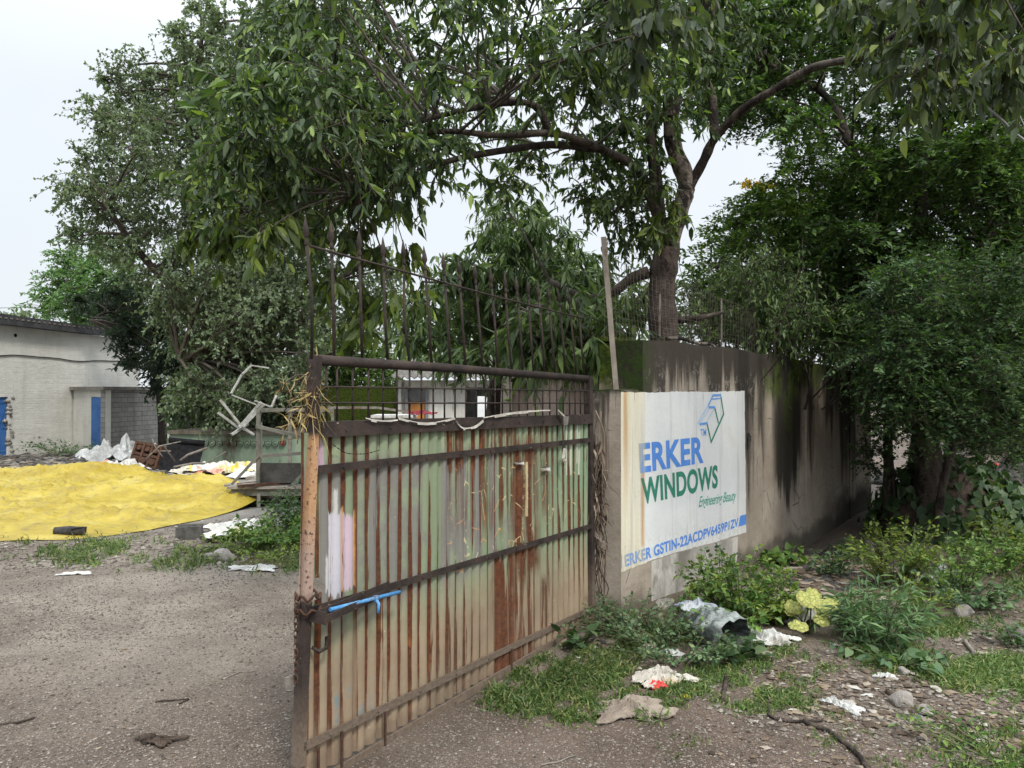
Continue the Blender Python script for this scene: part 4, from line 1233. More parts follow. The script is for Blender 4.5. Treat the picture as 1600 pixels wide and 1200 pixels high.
b = Mesh(); b.prism([(da + .02, .0), (dbb - .02, .0), (dbb - .02, dtop - .02), (da + .02, dtop - .02)], -.005, .04, lambda q, k: on(A2, q[0], k, q[1]))
for z in (.5, 1.1, 1.7):
    b.prism([(da + .03, z), (dbb - .03, z), (dbb - .03, z + .04), (da + .03, z + .04)], -.017, -.0055, lambda q, k: on(A2, q[0], k, q[1]))
b.build('door', DOOR_BLUE, lt)
b = Mesh(); w0 = [B2.world(s, -.03, z) for s, z in ((.9, 1.75), (1.1, 1.9), (2.0, 1.92), (3.2, 1.88))]; b.tube(limb(np.array(w0), 4), .012, 5); b.build('wall_cable', CABLE, lt)

# green riveted steel tank
t0, t1 = P(266, 612, 21.6), P(520, 612, 21.0)
t0[2], t1[2] = gz(t0[0], t0[1]), gz(t1[0], t1[1])
TP = Plane(t0[:2], t1[:2], float(min(t0[2], t1[2])))
tank = thing('steel_tank', 'long low faded green steel tank with a row of round end caps', 'tank', tuple(TP.o), TP.rz)
Lt = float(np.linalg.norm(t1[:2] - t0[:2])); Ht = TP.at(360, 676)[1]
GREENT = simple('faded_green_steel', (.16, .22, .16), (.23, .29, .21), 2.2, .65, .004, c3=(.10, .085, .055), stretch=(1, 1, .35))
b = Mesh(); b.box((Lt / 2, .9, Ht / 2 - .1), (Lt, 1.8, Ht + .2 - .06)); b.build('tank_body', GREENT, tank, local=True)
b = Mesh(); b.box((Lt / 2, .9, Ht + .0), (Lt + .08, 1.96, .10)); b.build('tank_rim', simple('rim_rust', (.08, .07, .055), (.15, .13, .10), 6, .85, .01), tank, local=True)
for i in range(14):
    px = 301 + 10.9 * i
    s, z = TP.at(px, 692)
    b = Mesh(); R = .080
    b.lathe((s, -.085, z), [(R, .085), (R, .0), (R * .78, -.0), (R * .74, .02), (R * .5, .02), (R * .45, -.015), (.012, -.02)], 14, (0, 1, 0))
    b.build('end_cap', simple('cap_rust', (.10, .04, .035), (.16, .06, .05), 6) if i == 13 else GREENT, tank, local=True)

# black curved sheet, rusty casting, plastic heap
q = G(282, 737); r = np.random.default_rng(3)
bs = thing('rolled_rubber_mat', 'black rolled rubber sheet propped beside the rusty machine part', 'rubber mat', tuple(q), .25)
m = Mesh(); u = np.linspace(0, 1, 14); w = 1.0
prof = [(-.05 * math.sin(3 * k), -.25 + .5 * k, .06 + .66 * k - .1 * math.sin(3.1 * k)) for k in u]
V = np.array([[(x_ + p0[0] + .12 * p0[2] * (1 if x_ < 0 else -.4), p0[1], p0[2]) for p0 in prof] for x_ in np.linspace(-.48, .48, 10)])
m.grid(V); m.grid(V[:, ::-1] + np.array([0, .03, 0])); m.build('sheet', BLACKR, bs, local=True)
m = Mesh(); m.tube([(-.42, .26, .70), (.42, .26, .74)], .075, 10); m.build('rolled_edge', BLACKR, bs, local=True)
q = G(232, 733)
en = thing('machine_casting', 'rusty brown open machine casting among the white plastic scrap', 'machine part', tuple(q), -.35)
m = Mesh()
for x_ in (-.42, -.14, .14, .42): m.box((x_, 0, .34), (.07, .5, .62))
for z in (.08, .34, .62): m.box((0, .0, z), (.9, .46, .07))
m.box((0, .26, .34), (.92, .05, .66)); m.build('frame', RUSTY, en, local=True)
for x_ in (-.28, 0, .28):
    m = Mesh(); m.tube([(x_, -.28, .2), (x_, .2, .2)], .085, 10); m.tube([(x_, -.26, .5), (x_, .2, .5)], .07, 10); m.build('bore', RUSTY, en, local=True)
m = Mesh(); m.lathe((.5, -.05, .40), [(.20, 0), (.20, .08), (.05, .09), (.05, .2)], 14, (1, 0, .2)); m.build('pulley', BLACKR, en, local=True)
def heap(px, py, sx, sy, h, seed, mat, name, label, cat, rz=0, **kw):
    c = G(px, py)
    o = crumple(c, sx, sy, h, rz, seed, mat, name, **kw)
    return tag(o, label, cat)
PLASTIC = simple('scrap_plastic', (.32, .33, .33), (.52, .54, .55), 7, .35, .02, spec=.5, c3=(.25, .25, .24))
heap(193, 722, 2.2, 2.0, .95, 21, PLASTIC, 'plastic_heap', 'tall heap of crumpled whitish plastic sheeting beside the machine casting', 'plastic heap', n=40, folds=16)
heap(190, 734, 1.3, .9, .32, 22, CLOTH_W, 'plastic_sheet', 'white plastic sheet lying just behind the yellow tarpaulin', 'plastic sheet', n=30, folds=14)
heap(158, 731, .9, .6, .25, 23, simple('orange_scrap', (.62, .16, .04), (.45, .38, .32), 5, .7), 'plastic_bag', 'small orange and white bag left of the plastic heap', 'bag')
SACK = simple('striped_sack', (.55, .54, .50), (.66, .65, .60), 3, .7, .02, c3=(.55, .46, .06), stretch=(3, 1, 1))
heap(350, 741, 1.9, 1.0, .50, 24, SACK, 'sack_pile', 'pile of white and yellow woven sacks before the green tank', 'sacks', n=36, folds=14)
heap(313, 742, 1.4, .8, .33, 25, simple('mixed_rag', (.42, .40, .34), (.58, .56, .50), 3.4, .8, .02, c3=(.45, .16, .08)), 'rag_pile', 'pile of mixed rags between the rubber mat and the sacks', 'rags', n=32, folds=14)
heap(395, 748, 1.1, .7, .22, 26, CLOTH_W, 'foam_scrap', 'flat white foam scraps at the end of the sack pile', 'foam scraps', n=26)
bs.rotation_euler = (.12, .16, .25); en.rotation_euler = (-.25, .14, -.35)
# aluminium and angle-iron scrap
def scrap(name, lab, cat, bars, mat, w=.05):
    m = Mesh()
    for (x0, y0, d0_), (x1, y1, d1_) in bars: m.bar(P(x0, y0, d0_), P(x1, y1, d1_), w, w * .7)
    return tag(m.build(name, mat), lab, cat)
scrap('metal_frame', 'pale broken metal frame bars crossed on top of the green tank', 'scrap frame', [((344, 625, 19.6), (382, 672, 19.9)), ((341, 645, 19.6), (372, 668, 19.9)), ((374, 668, 19.6), (408, 628, 19.9)), ((379, 667, 19.6), (412, 632, 19.9)), ((362, 679, 19.6), (388, 662, 19.9)), ((374, 665, 19.6), (396, 679, 19.9))], STEEL_PALE, .085)
scrap('bent_strip', 'bent pale metal strips hanging from the trunk of the tall tree', 'scrap strip', [((361, 615, 19.6), (378, 585, 19.9)), ((378, 585, 19.6), (393, 571, 19.9)), ((393, 571, 19.6), (420, 575, 19.9)), ((362, 617, 19.6), (400, 632, 19.9)), ((398, 626, 19.6), (424, 636, 19.9)), ((424, 636, 19.6), (432, 618, 19.9))], STEEL_PALE, .05)
m = Mesh(); sr = np.random.default_rng(66)
for k in range(9):
    q0 = P(sr.uniform(195, 330), sr.uniform(700, 735), sr.uniform(17.5, 19)); q1 = q0 + np.array([sr.normal(0, .5), sr.normal(0, .3), sr.uniform(-.1, .45)])
    m.tube([q0, (q0 + q1) / 2 + sr.normal(0, .08, 3), q1], sr.uniform(.012, .03), 5)
tag(m.build('tangled_rods', STEEL_OLD), 'tangle of thin grey rods sticking out around the machine casting', 'scrap metal')
m = Mesh(); m.tube(limb([(283, 712, 24), (283, 690, 24), (290, 680, 24), (294, 665, 24), (294, 640, 24)], 4), .11, 8); tag(m.build('bent_pipe', STEEL_PALE), 'bent grey pipe rising at the left end of the green tank', 'pipe')

# flatbed cart
cq = G(372, 800)
cd = cq[1]
def cp(px, py, d): return P(px, py, d)
cart = thing('flatbed_cart', 'steel flatbed cart with a railing frame half hidden by the gate', 'cart', tuple(G(430, 800)), 0)
CF = simple('cart_frame_steel', (.10, .10, .085), (.17, .165, .145), 8, .75, .004, c3=(.20, .18, .15))
DF = 11.6; DB = 14.0
m = Mesh()
zdeck = float(P(400, 762, DF)[2]); xl = float(P(352, 762, DF)[0]); xr = xl + 3.6
for i in range(9):
    y = DF + .05 + i * .26; x_off = rng.uniform(-.15, .12)
    m.box(((xl + x_off + xr) / 2, y, zdeck + rng.uniform(-.008, .008)), (xr - xl - x_off, .235, .035))
m.build('deck', WOODG, cart)
m = Mesh(); m.box(((xl + xr) / 2 + .1, DF, zdeck - .07), (xr - xl, .06, .10)); m.box(((xl + xr) / 2 + .1, DB, zdeck - .07), (xr - xl, .06, .10))
m.box((xl + .9, (DF + DB) / 2, zdeck - .09), (.08, DB - DF, .09)); m.box((xl + 1.6, (DF + DB) / 2, zdeck - .09), (.08, DB - DF, .09)); m.build('chassis', CF, cart)
m = Mesh(); pa, pb = P(382, 795, DF - .1), P(475, 812, DF - .1); m.bar(pa, pb, .07, .07); m.bar(P(404, 795, DF - .1), P(404, 772, DF - .05), .05, .05); m.build('drawbar', CF, cart)
px_ = lambda px, y, d: P(px, y, d)
for px, d, yt in ((404, DF + .05, 640), (404 + 3, DB - .05, 660), (453, DB - .6, 640), (498, DF + .05, 640)):
    m = Mesh(); t_ = px_(px, yt, d); m.bar([t_[0], t_[1], zdeck], t_, .055, .055, up=(0, 1, 0)); m.build('upright', CF, cart)
m = Mesh()
for (x0, y0, d0_), (x1, y1, d1_) in (((404, 640, DF + .05), (520, 641, DF + .05)), ((400, 666, DF + .0), (470, 682, DF)), ((404, 713, DF + .05), (500, 706, DF + .05)), ((404, 642, DF + .05), (453, 640, DB - .6))):
    m.bar(P(x0, y0, d0_), P(x1, y1, d1_), .045, .05)
m.build('rail', CF, cart)
m = Mesh(); m.bar(P(362, 757, DF - .05), P(404, 712, DF + .02), .04, .04); m.build('stay', CF, cart)
m = Mesh(); m.bar(P(440, 775, DF - .05), P(490, 722, DF + .02), .04, .04); m.build('stay', CF, cart)
m = Mesh(); a = P(404, 737, DF + .1); m.box((a[0] + 1.1, DF + .12, a[2] - .02), (2.2, .04, .30)); m.build('side_board', simple('dark_board', (.04, .04, .038), (.075, .072, .066), 5, .8, .01), cart)
m = Mesh(); wq = P(462, 805, DF + .45); wr = .26
m.lathe((wq[0], wq[1], float(gz(wq[0], wq[1])) + wr), [(wr * .7, -.08), (wr, -.07), (wr, .07), (wr * .7, .08)], 20, (0, 1, 0)); wh = m.build('wheel', BLACKR, cart)
heap(425, 738, 2.2, 1.3, .1, 27, WHITE_BOARD, 'panel_stack', 'white panels lying on the ground behind the cart', 'panels', n=12, folds=4, ragged=.02)
for k in range(3):
    m = Mesh(); a, c = P(372, 764 + 3 * k, DF - .02 - .1 * k), P(480, 752 + 7 * k, DF + 1.0 - .3 * k)
    m.bar([a[0], a[1], zdeck + .05], [c[0], c[1], zdeck + .05], .07, .035)
    tag(m.build('loose_plank', WOODG if k % 2 else RUSTY), ['brown loose bar lying furthest back on the cart deck', 'grey loose plank lying in the middle of the cart deck', 'brown loose bar lying nearest on the cart deck'][k], 'plank', 'loose bars on the cart deck')

# yellow tarpaulin
front = [G(px, py) for px, py in ((-330, 874), (-150, 862), (0, 848), (110, 842), (235, 829), (335, 808), (428, 788))]
back = [G(px, py) for px, py in ((-330, 760), (-150, 752), (0, 747), (110, 737), (215, 741), (300, 754), (412, 772))]
nu, nv = 170, 110
def along(pts, n):
    p = np.array(pts); t = np.linspace(0, len(p) - 1, n); i = np.minimum(t.astype(int), len(p) - 2); f = (t - i)[:, None]
    f = f * f * (3 - 2 * f) * .3 + f * .7
    return p[i] * (1 - f) + p[i + 1] * f
Fr, Bk = along(front, nu), along(back, nu)
v = np.linspace(0, 1, nv)[:, None, None]
T = Fr[None] * (1 - v) + Bk[None] * v
r = np.random.default_rng(17)
U, Vv = np.meshgrid(np.linspace(0, 1, nu), np.linspace(0, 1, nv))
X, Y = T[..., 0], T[..., 1]
h = np.zeros_like(X)
for k in range(20):
    a_ = r.uniform(-.5, .5) + (np.pi / 2 if k % 3 == 0 else 0); f_ = r.uniform(1.2, 9.5)
    h += (1 - np.abs(np.sin((X * np.sin(a_) + Y * np.cos(a_)) * f_ / 2 + r.random() * 6 + .5 * np.sin(X * 1.1 + k)))) ** 6 * .032
h += .02 * (1 + np.sin(X * 1.3 + 1) * np.sin(Y * .9))
edge = np.minimum(1, np.minimum(Vv, 1 - Vv) * 9) * np.minimum(1, (1 - U) * 16)
def bump_at(px, py, sx, sy, amp, rz=0.0):
    q = G(px, py); dx, dy = X - q[0], Y - q[1]
    c, s = math.cos(rz), math.sin(rz); dx, dy = c * dx + s * dy, -s * dx + c * dy
    return amp * np.exp(-(dx / sx) ** 2 - (dy / sy) ** 2)
for k in range(9):                                              # long slack folds
    xa, ya, ang_, ln = r.uniform(X.min() + 2, X.max() - 1), r.uniform(9.5, 17), r.normal(.1, .45), r.uniform(1.2, 3.2)
    dx, dy = X - xa, Y - ya; al, ac = dx * math.cos(ang_) + dy * math.sin(ang_), -dx * math.sin(ang_) + dy * math.cos(ang_) + .10 * np.sin(dx * 1.9 + k)
    h += .085 * np.exp(-np.abs(ac / .13) ** 1.4) * np.exp(-(al / ln) ** 4)
h = h * edge + bump_at(130, 748, 1.3, .9, .20) + bump_at(40, 752, 2.2, .8, .08) + bump_at(275, 772, 1.5, .8, .18, -.3) + bump_at(215, 780, .9, .7, .08) + bump_at(345, 786, .8, .7, .10) + bump_at(400, 790, .6, .5, .10)
Z = gz(X, Y) + .012 + h
Y = Y + .08 * np.sin(X * 1.7) + .05 * np.sin(X * 4.3 + 1) * (1 - Vv)
m = Mesh(); m.grid(np.stack([X, Y, Z], -1)); tag(m.build('tarpaulin', TARP), 'large dirty yellow tarpaulin spread over the gravel yard', 'tarpaulin')

# blocks and bundles near the tarp
q = G(296, 841)
m = Mesh(); Lx = .46
prof_ = [(-.20, 0), (-.20, .17), (-.14, .17), (-.10, .09), (0, .055), (.10, .09), (.14, .17), (.20, .17), (.20, 0)]
cr, srn = math.cos(.25), math.sin(.25)
m.prism(prof_, -.20, .2, lambda p_, k: (q[0] + cr * k * .66 - srn * p_[0] * .5, q[1] + srn * k * .66 + cr * p_[0] * .5, q[2] + p_[1] * .85))
tag(m.build('drain_block', CONC_DARK), 'dark grey concrete channel block on the gravel by the tarpaulin', 'block')
q = G(106, 838); m = Mesh(); m.tube([q + [-.15, 0, .055], q + [0, .02, .06], q + [.17, .05, .05]], [.05, .058, .045], 9); m.tube([q + [.05, -.03, .09], q + [.12, .0, .10], q + [.18, .06, .09]], .012, 5)
tag(m.build('cloth_roll', simple('dark_cloth', (.03, .03, .035), (.07, .065, .065), 15, .9, .01)), 'dark rolled bundle tied with pale string at the tarpaulin edge', 'bundle')

# ------------------------------------------------------------------ house behind the gate
hd = 21.5
hg = float(gz(P(700, 612, hd)[0], hd))
hz = thing('roadside_house', 'small house with a corrugated roof and wooden door seen through the gate grille', 'house', tuple(np.array([P(700, 612, hd)[0], hd, hg])), 0)
def hx(px, d=hd): return float(P(px, 612, d)[0])
def hzt(py, d=hd): return float(P(700, py, d)[2])
HW = simple('stained_plaster', (.45, .44, .41), (.58, .57, .54), 2.5, .9, .008, c3=(.14, .13, .115), stretch=(2.2, 2.2, .4))
m = Mesh(); tz = hzt(594)
for a, c in ((622, 634), (669, 727), (775, 830)):
    m.box(((hx(a) + hx(c)) / 2, hd + .15, (hg - .3 + tz) / 2), (hx(c) - hx(a), .3, tz - hg + .3))
m.box(((hx(634) + hx(669)) / 2, hd + .15, tz - .1), (hx(669) - hx(634), .3, .2)); m.box(((hx(727) + hx(775)) / 2, hd + .15, tz - .1), (hx(775) - hx(727), .3, .2))
m.box(((hx(622) + hx(830)) / 2, hd + 3.5, (hg - .3 + tz) / 2), (hx(830) - hx(622), .2, tz - hg + .3)); m.box((hx(622) + .1, hd + 1.9, (hg - .3 + tz) / 2), (.2, 3.0, tz - hg + .3)); m.box((hx(830) - .1, hd + 1.9, (hg - .3 + tz) / 2), (.2, 3.0, tz - hg + .3))
m.build('wall', HW, hz)
m = Mesh(); xs_ = np.linspace(hx(614), hx(838), 90); zz = hzt(589) + .035 * np.sin((xs_ - xs_[0]) * 2 * np.pi / .18)
V = np.stack([np.stack([xs_, np.full(90, y), zz + dz], 1) for y, dz in ((hd - .6, -.02), (hd + 1.6, .35), (hd + 4.0, .75))]); m.grid(V); m.grid(V[::-1] - np.array([0, 0, .02])); m.build('roof', simple('asbestos_sheet', (.09, .085, .075), (.16, .15, .135), 5, .9, .006), hz)
m = Mesh(); m.box(((hx(634) + hx(669)) / 2, hd + .1, (hg + hzt(628)) / 2), (hx(669) - hx(634) - .1, .06, hzt(628) - hg)); dr = m.build('door', simple('orange_wood', (.36, .15, .04), (.48, .22, .065), 3, .6, .004, stretch=(6, 1, .5)), hz)
m = Mesh(); m.box(((hx(634) + hx(669)) / 2, hd + .1, (hzt(627) + tz - .22) / 2), (hx(669) - hx(634) - .1, .03, tz - .22 - hzt(627))); m.build('door_glass', simple('grey_glass', (.10, .105, .11), (.17, .17, .175), 3, .2, .0), hz)
m = Mesh()
for x_ in (hx(634) + .03, hx(669) - .03): m.box((x_, hd - .02, (hg + tz - .2) / 2), (.07, .08, tz - .2 - hg))
m.build('door_frame', simple('grey_frame', (.13, .14, .16), (.19, .20, .22), 6, .6), hz)
a = hx(748), hx(772); m = Mesh(); m.box(((a[0] + a[1]) / 2, hd - .5, (hg + hzt(619)) / 2), (a[1] - a[0], .5, hzt(619) - hg)); 
tag(m.build('white_cabinet', WHITE_BOARD), 'plain white cabinet standing at the dark doorway of the house', 'cabinet')
m = Mesh(); m.box(((hx(775) + hx(806)) / 2, hd - .55, (hg + hzt(586)) / 2), (hx(806) - hx(775), .35, hzt(586) - hg)); m.build('porch_column', simple('dark_plaster', (.085, .075, .065), (.14, .125, .11), 4, .9), hz)
m = Mesh(); wq = G(470, 706); wd = 24.0
a, c = P(440, 612, wd), P(622, 612, 24.6); MP = Plane(a[:2], c[:2], -.9)
m.prism([(0, -.3), (float(np.linalg.norm(c[:2] - a[:2])), -.3), (float(np.linalg.norm(c[:2] - a[:2])), MP.at(600, 603)[1]), (0, MP.at(450, 604)[1])], 0, .25, lambda q, k: MP.world(q[0], k, q[1]))
tag(m.build('yard_wall', moss_mat('moss_yard_wall', (.07, .075, .03), .3, .9)), 'low moss covered yard wall left of the small house', 'wall')
m = Mesh(); m.bar(P(505, 637, 16.0), P(590, 637, 16.2), .05, .05); m.bar(P(590, 637, 16.2), P(648, 645, 16.4), .05, .05); m.bar(P(520, 637, 16), P(520, 700, 16), .05, .05); m.bar(P(636, 643, 16.3), P(636, 700, 16.3), .05, .05)
tag(m.build('pipe_rack', STEEL_OLD), 'thin pipe rail with a sloping end seen through the grille', 'rail')
q = P(617, 655, 15.0); m = Mesh(); m.box((q[0], q[1], q[2] - .55), (.75, .7, 1.2)); m.box((q[0], q[1], q[2] + .065), (.80, .78, .05)); tag(m.build('storage_box', CLOTH_W), 'pale storage box just visible above the gate middle rail', 'box')
crumple(np.array([q[0] + .55, q[1] - .1, q[2] + .09]), .5, .4, .12, .2, 41, simple('maroon_cloth', (.16, .02, .03), (.25, .04, .05), 6, .9), 'folded_cloth', lay=False)
tag(bpy.data.objects['folded_cloth'], 'maroon cloth lying on the pale storage box', 'cloth')
m = Mesh(); q = P(590, 612, 42); m.tube([[q[0], q[1], -1.2], [q[0], q[1], P(590, 495, 42)[2]]], .13, 8); k = P(590, 505, 42); m.box((q[0], q[1] - .1, k[2]), (1.5, .1, .1)); tag(m.build('utility_pole', simple('pole_concrete', (.42, .42, .42), (.52, .52, .52), 4, .9)), 'thin pale concrete utility pole far behind the gate spears', 'pole')
for i in range(2):
    m = Mesh(); a, c = P(590, 541 + 7 * i, 42), P(900, 548 + 7 * i, 46); t = np.linspace(0, 1, 12)[:, None]; m.tube(a * (1 - t) + c * t - np.array([0, 0, .5]) * np.sin(np.pi * t), .018, 4)
    tag(m.build('power_line', CABLE), ['upper power line sagging right from the far pole', 'lower power line sagging right from the far pole'][i], 'wire')
m = Mesh(); a, c = P(-60, 474, 60), P(60, 480, 60); m.tube([a, (a + c) / 2 - [0, 0, .2], c], .03, 4); tag(m.build('power_line', CABLE), 'faint power line in the sky above the shed roof', 'wire')

# ------------------------------------------------------------------ trees
r = np.random.default_rng(101)
# main tree leaning over the wall
tm = thing('shade_tree', 'big shade tree with a pale forked trunk leaning over the sign wall', 'tree', tuple(P(1040, 600, 6.95) * np.array([1, 1, 0])), 0)
def tube_part(name, pts, r0, r1, mat, parent, n=10, nseg=5):
    L = limb(pts, nseg); k = len(L); m = Mesh()
    rad = np.linspace(r0, r1, k) * (1 + .06 * np.sin(np.arange(k) * 1.7) + .04 * np.sin(np.arange(k) * .7))
    m.tube(L, rad, n); o = m.build(name, mat, parent); return L
T1 = tube_part('trunk', [(1042, 800, 6.95), (1040, 600, 6.95), (1037, 520, 6.92), (1034, 460, 6.9), (1038, 415, 6.88), (1045, 375, 6.85)], .145, .11, BARK_BASE, tm, 14)
S = [T1]
S.append(tube_part('limb', [(1043, 385, 6.83), (1060, 335, 6.8), (1072, 285, 6.78), (1052, 225, 6.7), (1050, 150, 6.6), (1072, 70, 6.4), (1098, 0, 6.2), (1120, -90, 6.0)], .085, .06, BARK_PALE, tm, 12))
S.append(tube_part('limb', [(1062, 330, 6.8), (1076, 296, 6.78), (1100, 250, 6.7), (1117, 216, 6.6), (1160, 172, 6.4), (1210, 140, 6.2), (1270, 106, 6.0), (1340, 90, 5.7), (1430, 66, 5.3)], .048, .024, BARK_BROWN, tm))
S.append(tube_part('limb', [(1117, 216, 6.6), (1112, 150, 6.55), (1097, 105, 6.5), (1106, 40, 6.4), (1135, -40, 6.3)], .04, .026, BARK_BROWN, tm))
S.append(tube_part('limb', [(1030, 345, 6.85), (1000, 270, 6.7), (950, 238, 6.4), (900, 218, 6.1), (860, 208, 5.9), (780, 212, 5.6), (700, 205, 5.3), (600, 215, 5.0)], .045, .014, BARK_BROWN, tm))
S.append(tube_part('limb', [(860, 208, 5.9), (835, 165, 5.8), (780, 162, 5.6), (700, 178, 5.4), (640, 195, 5.2)], .032, .014, BARK_DARK, tm, 8))
S.append(tube_part('limb', [(930, 232, 6.3), (860, 226, 6.0), (780, 236, 5.7), (700, 252, 5.4), (620, 285, 5.1), (560, 305, 4.9)], .035, .012, BARK_DARK, tm, 8))
S.append(tube_part('limb', [(1034, 370, 6.88), (1022, 300, 6.8), (1016, 200, 6.6), (1012, 100, 6.3), (1000, 0, 6.0), (990, -80, 5.8)], .042, .024, BARK_BROWN, tm))
S.append(tube_part('limb', [(1038, 390, 6.85), (1024, 250, 6.9), (1005, 130, 6.9), (960, 20, 6.8), (900, -70, 6.6)], .045, .025, BARK_BROWN, tm))
S.append(tube_part('limb', [(1014, 425, 6.9), (985, 436, 6.95), (955, 458, 7.0), (915, 464, 7.2), (860, 440, 7.5)], .055, .025, BARK_BROWN, tm))
S.append(tube_part('limb', [(1060, 500, 6.9), (1095, 496, 6.85), (1130, 488, 6.9)], .035, .015, BARK_BROWN, tm, 8))
S.append(tube_part('limb', [(1340, 90, 5.7), (1420, 40, 5.0), (1480, -10, 4.4), (1540, -60, 3.9)], .025, .014, BARK_BROWN, tm, 8))
C1 = np.vstack([
    clump_points([(420, -120), (1010, -120), (1010, 90), (900, 150), (790, 130), (640, 190), (450, 170), (420, 60)], 62, 4.6, 7.8, r),
    clump_points([(400, 110), (640, 170), (700, 235), (640, 290), (500, 330), (400, 340), (320, 330), (310, 260), (345, 190)], 34, 4.3, 6.6, r),
    clump_points([(690, 160), (880, 150), (1000, 200), (980, 270), (860, 270), (760, 300), (690, 260)], 7, 6.3, 7.4, r),
    clump_points([(940, -100), (1100, -100), (1180, 60), (1060, 190), (990, 230), (930, 120)], 26, 5.6, 7.6, r),
    clump_points([(905, 200), (1010, 240), (1010, 400), (960, 380), (910, 320)], 11, 6.2, 7.6, r)])
m = Mesh()
foliage(m, C1, r.uniform(.30, .58, len(C1)), 16, 18, .092, .029, r, 'full', droop=.7, spread=.6, twr=.004)
link_branches(m, C1, S, .014, .005, 1, r)
C2 = np.vstack([clump_points([(480, 330), (640, 320), (640, 470), (560, 520), (490, 430)], 9, 4.7, 6.0, r), clump_points([(290, 330), (470, 330), (470, 370), (300, 385)], 5, 4.3, 5.2, r), clump_points([(1000, 330), (1060, 330), (1050, 380), (1010, 390)], 2, 6.1, 6.5, r)])
foliage(m, C2, r.uniform(.20, .30, len(C2)), 9, 11, .115, .042, r, 'full', droop=.9, spread=.45, mi=2)
link_branches(m, C2, S, .010, .004, 1, r)
m.build('crown', [L_MAIN, TWIG, L_HANG], tm)
C3 = np.vstack([clump_points([(1300, -110), (1640, -110), (1640, 120), (1560, 170), (1440, 140), (1340, 60)], 26, 3.7, 5.2, r), clump_points([(960, -60), (1080, -60), (1060, 60), (980, 70)], 5, 3.9, 4.8, r)])
m = Mesh()
foliage(m, C3, r.uniform(.24, .40, len(C3)), 12, 12, .108, .043, r, 'full', droop=.85, spread=.5)
link_branches(m, C3, S, .012, .004, 1, r)
L_NEAR = leaf_mat('leaf_near', [(0.0, (.04, .06, .036)), (0.6, (.075, .105, .055)), (0.88, (.12, .16, .065)), (0.97, (.2, .25, .06))], trans=.32)
m.build('near_foliage', [L_NEAR, TWIG], tm)

# tall peepal behind the yard
r = np.random.default_rng(102)
tp = thing('peepal_tree', 'tall spreading grey green tree behind the tank in the yard', 'tree', tuple(G(412, 705)), 0)
S = []
S.append(tube_part('trunk', [(412, 720, 24.8), (412, 660, 24.8), (408, 600, 24.8), (405, 560, 24.8)], .50, .40, BARK_DARK, tp, 12))
for pts, r0 in (([(405, 565, 24.8), (370, 450, 24.5), (330, 300, 24), (310, 150, 24), (315, 60, 24)], .26), ([(405, 570, 24.8), (330, 500, 24), (240, 420, 23.5), (170, 330, 23)], .22), ([(408, 560, 24.8), (430, 430, 24.5), (450, 260, 24.5), (430, 100, 24.5)], .24), ([(408, 580, 24.8), (470, 500, 25), (540, 430, 25.5), (600, 400, 26)], .18), ([(405, 600, 24.6), (340, 570, 23), (280, 560, 22)], .16)):
    S.append(tube_part('limb', pts, r0, .06, BARK_DARK, tp, 8))
C = np.vstack([
    clump_points([(300, 25), (350, 25), (410, 45), (480, -40), (560, 60), (560, 300), (480, 500), (290, 540), (220, 470), (165, 390), (130, 310), (150, 225), (175, 135), (245, 130), (265, 95)], 175, 21, 27.5, r),
    clump_points([(295, 560), (270, 490), (320, 420), (480, 420), (490, 650), (330, 660), (300, 610)], 62, 20.5, 26, r),
    clump_points([(490, 430), (600, 400), (640, 430), (580, 500), (500, 590)], 16, 23, 28, r)])
edge = np.array([P(a, b, c) for a, b, c in ((108, 300, 23), (130, 255, 23.5), (165, 125, 24), (200, 105, 24), (275, 55, 24), (312, 15, 24), (120, 370, 22.5), (420, 10, 25), (155, 180, 23.5), (230, 130, 24))])
m = Mesh()
foliage(m, C, r.uniform(.9, 1.4, len(C)), 26, 18, .135, .085, r, 'fold', droop=.5, spread=.8, twr=.012)
foliage(m, edge, .75, 22, 18, .135, .085, r, 'fold', droop=.35, spread=.8, twr=.012, out=.6)
link_branches(m, np.vstack([C, edge]), S, .06, .02, 1, r)
m.build('crown', [L_FAR, TWIG], tp)
# bright tree far left
r = np.random.default_rng(103)
tb = thing('bright_tree', 'bright light green feathery tree behind the left shed roof', 'tree', tuple(np.array([P(120, 612, 43)[0], 43, -1.1])), 0)
S = [tube_part('trunk', [(125, 640, 43), (120, 540, 43), (110, 470, 43)], .30, .16, BARK_BROWN, tb, 8)]
C = clump_points([(55, 480), (75, 400), (120, 375), (200, 390), (230, 490), (150, 520)], 36, 40.5, 45, r)
m = Mesh(); foliage(m, C, r.uniform(1.0, 1.5, len(C)), 16, 20, .28, .12, r, 'fold', droop=.4, spread=.4, twr=.02, pinnate=True); link_branches(m, C, S, .06, .02, 1, r)
m.build('crown', [L_BRIGHT, TWIG], tb)
tb2 = thing('distant_tree', 'pale distant treetop peeping over the shed roof at the left edge', 'tree', tuple(np.array([P(5, 612, 70)[0], 70, -1.1])), 0)
S = [tube_part('trunk', [(8, 640, 70), (8, 560, 70), (10, 505, 70)], .3, .2, BARK_BROWN, tb2, 8)]
C = clump_points([(-40, 500), (0, 482), (40, 490), (50, 520), (-40, 530)], 10, 68, 72, r)
m = Mesh(); foliage(m, C, 1.4, 14, 12, .45, .25, r, 'fold', droop=.3, twr=.02); link_branches(m, C, S, .06, .02, 1, r); m.build('crown', [L_FAR, TWIG], tb2)
